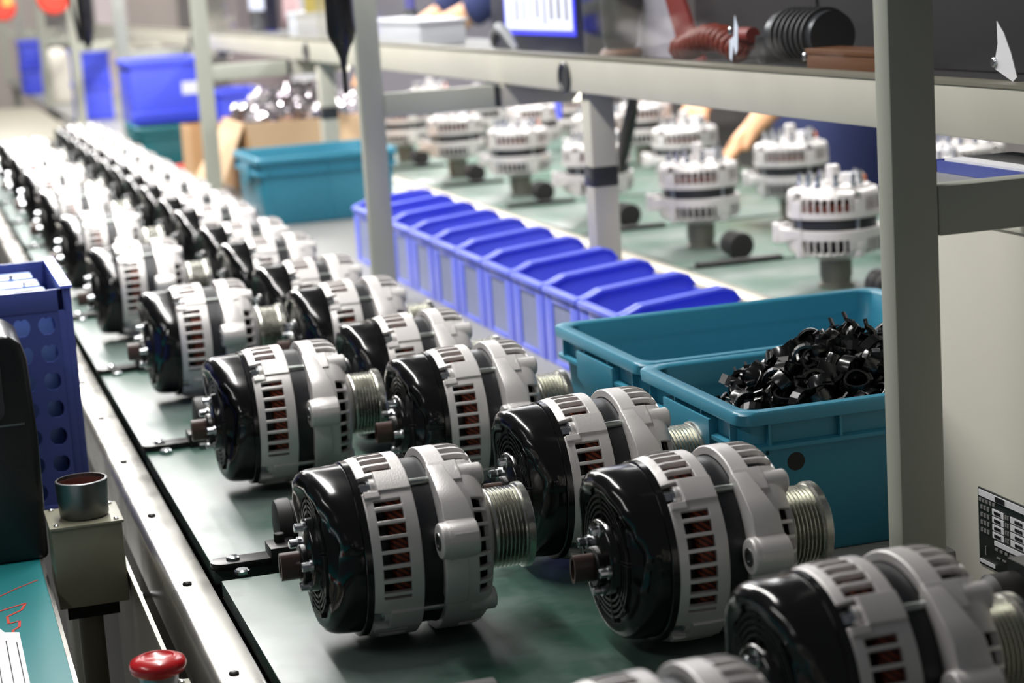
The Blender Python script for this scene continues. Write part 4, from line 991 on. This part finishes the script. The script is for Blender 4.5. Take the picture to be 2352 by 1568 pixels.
# ------------------------------------------------------------------ right cabinet with name plate, motor, folder
t = thing('control_cabinet', 'cream control cabinet right of the nearest post with a black name plate', 'cabinet', (0.80,0.88,-0.80))
MB().box((-0.1100,-0.40,0.0),(0.155,0.388,1.0415)).obj('cabinet_body', M['cabinet'], t, bevel=0.003)
MB().box((-0.1115,-0.40,1.0405),(0.157,0.3890,1.0458)).obj('cabinet_top', M['cabinet'], t, bevel=0.0015)
KS = 1.0698          # the plate sits on the cabinet face
fy = lambda y: y*KS-0.88
fz = lambda z: 0.43-(0.43-z)*KS+0.80
npx = -0.1105; OY = -0.88; OZ = 0.80
pl = MB().box((npx-0.0006,fy(0.94),fz(0.0285)),(npx+0.003,fy(1.1310),fz(0.0805))).obj('name_plate', M['plateblack'], t, label='black printed name plate', bevel=0.0006)
def strip(y0, y1, z0, z1, m='paper', n_='printed_field'): MB().box((npx-0.0012,fy(y0),fz(z0)),(npx-0.0004,fy(y1),fz(z1))).obj(n_, M[m], pl)
strip(0.95,1.1292,0.0752,0.0794)
for q,(a,b) in enumerate(((1.1080,1.1050),(1.1045,1.1022),(1.1018,1.0990),(1.0985,1.0968))): MB().box((npx-0.0017,fy(b),fz(0.0756)),(npx-0.0011,fy(a),fz(0.0790))).obj('printed_letter', M['ink'], pl)
for q in range(5): strip(1.1262-0.0042*q,1.1290-0.0042*q,0.0715,0.0738,'plate','printed_letter')
for r in range(4):
    z = 0.0700-0.0051*r
    strip(1.0985,1.1125,z-0.0040,z); strip(1.0700,1.0905,z-0.0040,z); strip(0.99,1.055,z-0.0040,z)
    for q in range(3): MB().box((npx-0.0017,fy(1.1020+0.0028*q),fz(z-0.0031)),(npx-0.0011,fy(1.1040+0.0028*q),fz(z-0.0011))).obj('printed_letter', M['ink'], pl)
    for q in range(3): MB().box((npx-0.0017,fy(1.0760+0.0032*q),fz(z-0.0031)),(npx-0.0011,fy(1.0782+0.0032*q),fz(z-0.0011))).obj('printed_letter', M['ink'], pl)
    for q in range(3): strip(1.1165+0.0040*q,1.1193+0.0040*q,z-0.0033,z-0.0006,'plate','printed_letter')
    for q in range(2): strip(1.0925+0.0026*q,1.0944+0.0026*q,z-0.0033,z-0.0006,'plate','printed_letter')
strip(0.99,1.1105,0.0460,0.0492); strip(1.1100,1.1290,0.0302,0.0326); strip(0.96,1.095,0.0302,0.0326)
for q in range(14): strip(1.110-0.0060*q-0.0035,1.110-0.0060*q,0.0428,0.0444,'plate','printed_letter')
for q in range(12): strip(1.108-0.0070*q-0.0045,1.108-0.0070*q,0.0378,0.0388,'plate','printed_letter')
strip(1.1210,1.1222,0.0365,0.0425,'plate','printed_letter'); 
t = thing('blower_motor', 'black blower motor with ribbed hose below the name plate', 'motor', (0.616,1.045,-0.80))
BZ = 0.80+0.032
MB().lathe([(-0.018,0.0),(-0.018,0.014),(-0.013,0.018),(0.012,0.018),(0.016,0.014),(0.016,0.0)],28,Matrix.Translation((0,0,BZ))).obj('housing', M['rubber'], t)
pts = [(-0.004,-0.006*i-0.012,BZ-0.004-0.003*i) for i in range(11)]
MB().tube(pts, [0.013 if i % 2 else 0.0105 for i in range(11)], 16).obj('ribbed_hose', M['rubber'], t)
MB().box((0.004,-0.018,BZ+0.010),(0.022,0.010,BZ+0.024)).obj('mount', M['device'], t)
MB().box((-0.008,-0.008,0.0),(0.008,0.008,BZ-0.010)).obj('support_leg', M['link'], t)
t = thing('document_ledge', 'narrow grey ledge hung under the beam above the cream cabinet', 'ledge', (0.85,1.25,0.246))
MB().box((-0.115,-0.45,0.0),(0.075,0.180,0.006)).obj('ledge_plate', M['plate'], t, bevel=0.001)
for y in (-0.35, -0.03): MB().box((0.030,y,0.006),(0.050,y+0.012,0.0388)).obj('hanger', M['post'], t)
t = thing('paper_tray', 'blue tray of white papers on the cream cabinet under the beam', 'tray', (0.828,1.335,0.2522))
MB().box((-0.045,-0.45,0.0),(0.02,0.09,0.0035)).obj('tray_base', M['basket'], t); MB().box((-0.048,-0.45,0.0),(-0.045,0.092,0.009)).obj('tray_side', M['basket'], t); MB().box((-0.048,0.088,0.0),(0.02,0.092,0.0095)).obj('tray_end', M['basket'], t)
MB().box((-0.043,-0.44,0.0036),(0.018,0.084,0.0105)).obj('paper_stack', M['paper'], t)

# ------------------------------------------------------------------ workers behind the second conveyor
def skin_mesh(name, nodes, edges, m, sub=2):
    """nodes = {key: (pos, radius or (rx,ry))}"""
    keys = list(nodes); me = bpy.data.meshes.new(name)
    me.from_pydata([nodes[k][0] for k in keys], [(keys.index(a), keys.index(b)) for a, b in edges], [])
    o = bpy.data.objects.new(name, me); C.objects.link(o)
    o.modifiers.new('skin', 'SKIN'); sd = o.modifiers.new('sub', 'SUBSURF'); sd.levels = sub; sd.render_levels = sub
    for i, k in enumerate(keys):
        r = nodes[k][1]; me.skin_vertices[0].data[i].radius = (r, r) if not isinstance(r, tuple) else r
    me.skin_vertices[0].data[0].use_root = True
    dg = bpy.context.evaluated_depsgraph_get(); dg.update()
    m2 = bpy.data.meshes.new_from_object(o.evaluated_get(dg)); bpy.data.objects.remove(o)
    m2.name = name; m2.materials.clear(); m2.materials.append(m)
    m2.polygons.foreach_set('use_smooth', [True]*len(m2.polygons)); return m2
def worker(label, loc, rotz, lh, rh):
    """local frame: faces -x, floor at z = 0, lh / rh = local hand positions (left hand is at -y)"""
    t = thing('person', label, 'person', loc, (0,0,rotz))
    N = {'pel':((0.02,0,0.90),(.095,.075)),'wai':((0.01,0,1.05),(.10,.08)),'che':((-0.01,0,1.25),(.115,.08)),'nek':((-0.005,0,1.42),.050),'hb':((-0.040,0,1.515),.062),'hd':((-0.035,0,1.60),.086),'ht':((-0.025,0,1.675),.066)}
    E = [('pel','wai'),('wai','che'),('che','nek'),('nek','hb'),('hb','hd'),('hd','ht')]
    Nc = {'pel':((0.02,0,0.82),(.175,.14)),'wai':((0.01,0,1.05),(.155,.125)),'che':((-0.01,0,1.25),(.185,.135)),'nek':((-0.008,0,1.405),(.085,.080))}
    Ec = [('pel','wai'),('wai','che'),('che','nek')]
    for s, H in ((-1, lh), (1, rh)):
        a = 'l' if s < 0 else 'r'; sh = Vector((0.0,s*0.18,1.34)); hand = Vector(H)
        d = hand-sh; L = min(d.length, 0.53); mid = sh+d*0.5; off = math.sqrt(max(0.001, 0.275**2-(L/2)**2))
        el = mid+Vector((0.08,s*0.55,-0.62)).normalized()*off
        N[a+'s'] = (sh, .046); N[a+'e'] = (el, .040); N[a+'f'] = (el.lerp(hand,.45), .038); N[a+'w'] = (hand, .026)
        fd = (hand-el).normalized(); side = fd.cross(Vector((0,0,1))).normalized()
        palm = hand+fd*0.045; N[a+'p'] = (palm, (.034,.016))
        E += [('che',a+'s'),(a+'s',a+'e'),(a+'e',a+'f'),(a+'f',a+'w'),(a+'w',a+'p')]
        for q, (o_, ln) in enumerate(((-.027,.062),(-.009,.072),(.009,.070),(.027,.055))):
            b = palm+fd*0.035+side*o_; m_ = b+fd*ln*0.5+Vector((0,0,-0.012)); e = m_+fd*ln*0.35+Vector((0,0,-0.028))
            N[a+'b%d' % q] = (b, .0095); N[a+'m%d' % q] = (m_, .0088); N[a+'t%d' % q] = (e, .0075)
            E += [(a+'p',a+'b%d' % q),(a+'b%d' % q,a+'m%d' % q),(a+'m%d' % q,a+'t%d' % q)]
        th0 = hand+fd*0.02-side*0.030*(1 if s < 0 else -1); th1 = th0+fd*0.035-side*0.012*(1 if s < 0 else -1)+Vector((0,0,-.015))
        N[a+'x'] = (th0, .012); N[a+'y'] = (th1, .009); E += [(a+'w',a+'x'),(a+'x',a+'y')]
        Nc[a+'s'] = (sh, .080); Nc[a+'e'] = (el, .058); Nc[a+'c'] = (el.lerp(hand,.12), .052)
        Ec += [('che',a+'s'),(a+'s',a+'e'),(a+'e',a+'c')]
        N[a+'h'] = ((0.02,s*0.09,0.86), .085); N[a+'k'] = ((0.0,s*0.10,0.48), .058); N[a+'an'] = ((0.03,s*0.10,0.09), .042); N[a+'to'] = ((-0.13,s*0.11,0.035), .034)
        E += [('pel',a+'h'),(a+'h',a+'k'),(a+'k',a+'an'),(a+'an',a+'to')]
    link('body', skin_mesh('body', N, E, M['skin']), t, 'tan skin')
    link('jacket', skin_mesh('jacket', Nc, Ec, M['navy']), t, 'navy work jacket with pushed up sleeves')
    T_ = {'w':((0.02,0,1.00),(.130,.105)),'p':((0.02,0,0.92),(.150,.125))}; Et = [('w','p')]
    for s in (-1, 1):
        a = 'l' if s < 0 else 'r'; T_[a+'h'] = ((0.02,s*0.09,0.82), .105); T_[a+'k'] = ((0.0,s*0.10,0.48), .078); T_[a+'a'] = ((0.03,s*0.10,0.13), .066); Et += [('p',a+'h'),(a+'h',a+'k'),(a+'k',a+'a')]
    link('trousers', skin_mesh('trousers', T_, Et, M['navy']), t, 'navy work trousers')
    hm_ = MB(); vs = []; fs = []
    for i in range(9):
        for j in range(20):
            b = 2*PI*j/20; fr_ = max(0.0, min(1.0, (math.cos(b)+0.15)/0.7)); a = PI*(0.60-0.24*fr_)*i/8; k_ = 1.0
            vs.append((-0.030-0.098*math.sin(a)*math.cos(b), 0.093*math.sin(a)*math.sin(b), 1.625+0.112*math.cos(a)))
    for i in range(8):
        for j in range(20): fs.append((i*20+j,i*20+(j+1)%20,(i+1)*20+(j+1)%20,(i+1)*20+j))
    hm_.add(vs, fs).obj('hair', M['hair'], t, smooth=60)
    MB().tube([(-0.112,0,1.605),(-0.122,0,1.585),(-0.132,0,1.562),(-0.108,0,1.552)],[.008,.010,.013,.008],10).obj('nose', M['skin'], t, smooth=60)
    for s in (-1, 1):
        MB().lathe([(-0.010,0),(-0.007,.007),(0,.010),(0.007,.007),(0.010,0)],12,Matrix.Translation((-0.1075,s*0.032,1.600))).obj('eye', M['white'], t); MB().lathe([(-0.0112,0),(-0.0100,.0045),(-0.006,.005)],10,Matrix.Translation((-0.1075,s*0.032,1.600))).obj('iris', M['hair'], t)
        MB().lathe([(-0.004,0),(-0.004,.018),(0.004,.022),(0.006,0)],14,Matrix.Translation((-0.03,s*0.088,1.580))@Matrix.Rotation(PI/2*s,4,'Z')).obj('ear', M['skin'], t)
        MB().tube([(0.06,s*0.10,0.03),(-0.06,s*0.11,0.04),(-0.15,s*0.115,0.03)],[.042,.045,.034],14).obj('shoe', M['shoe'], t, smooth=60)
    MB().tube([(-0.098,-0.022,1.522),(-0.106,0,1.520),(-0.098,0.022,1.522)],[.003,.006,.003],8).obj('mouth', M['lip'], t)
    return t
worker('worker in navy standing behind the second conveyor with bare forearms over the alternators', (1.90,3.93,-0.80), 0, (-0.270,-0.24,0.905), (-0.215,0.16,0.930))
worker('worker farther down the second conveyor with a bare forearm raised behind the monitor', (1.92,6.10,-0.80), 0, (-0.42,0.02,1.01), (-0.40,0.25,1.00))

# ------------------------------------------------------------------ pale hall partitions and racks far behind
for lab, x, y, w, z0, z1, m in (('mauve grey partition panel far behind the second conveyor, left one',1.52,8.6,0.16,-0.80,1.2,'mauve'),('white upright column far behind the hanging screwdriver',1.66,8.5,0.05,-0.80,2.2,'white'),
      ('pale pink curtain panel between the third and fourth posts',0.95,9.2,0.07,-0.80,1.6,'palepink'),('warm grey partition panel right of the fourth post',1.16,9.6,0.14,-0.80,1.3,'warmgrey'),
      ('grey lilac partition panel behind the white tray',2.35,9.0,0.55,-0.80,1.4,'greylilac'),('pale rack panel at the far left end of the hall',0.45,12.5,0.40,-0.80,1.1,'warmgrey')):
    t = thing('partition', lab, 'partition', (x,y,z0))
    MB().box((-w,-0.02,0.05),(w,0.02,z1-z0)).obj('panel', M[m], t, bevel=0.004); MB().box((-w,-0.04,0.0),(w,0.04,0.05)).obj('foot', M['post'], t)
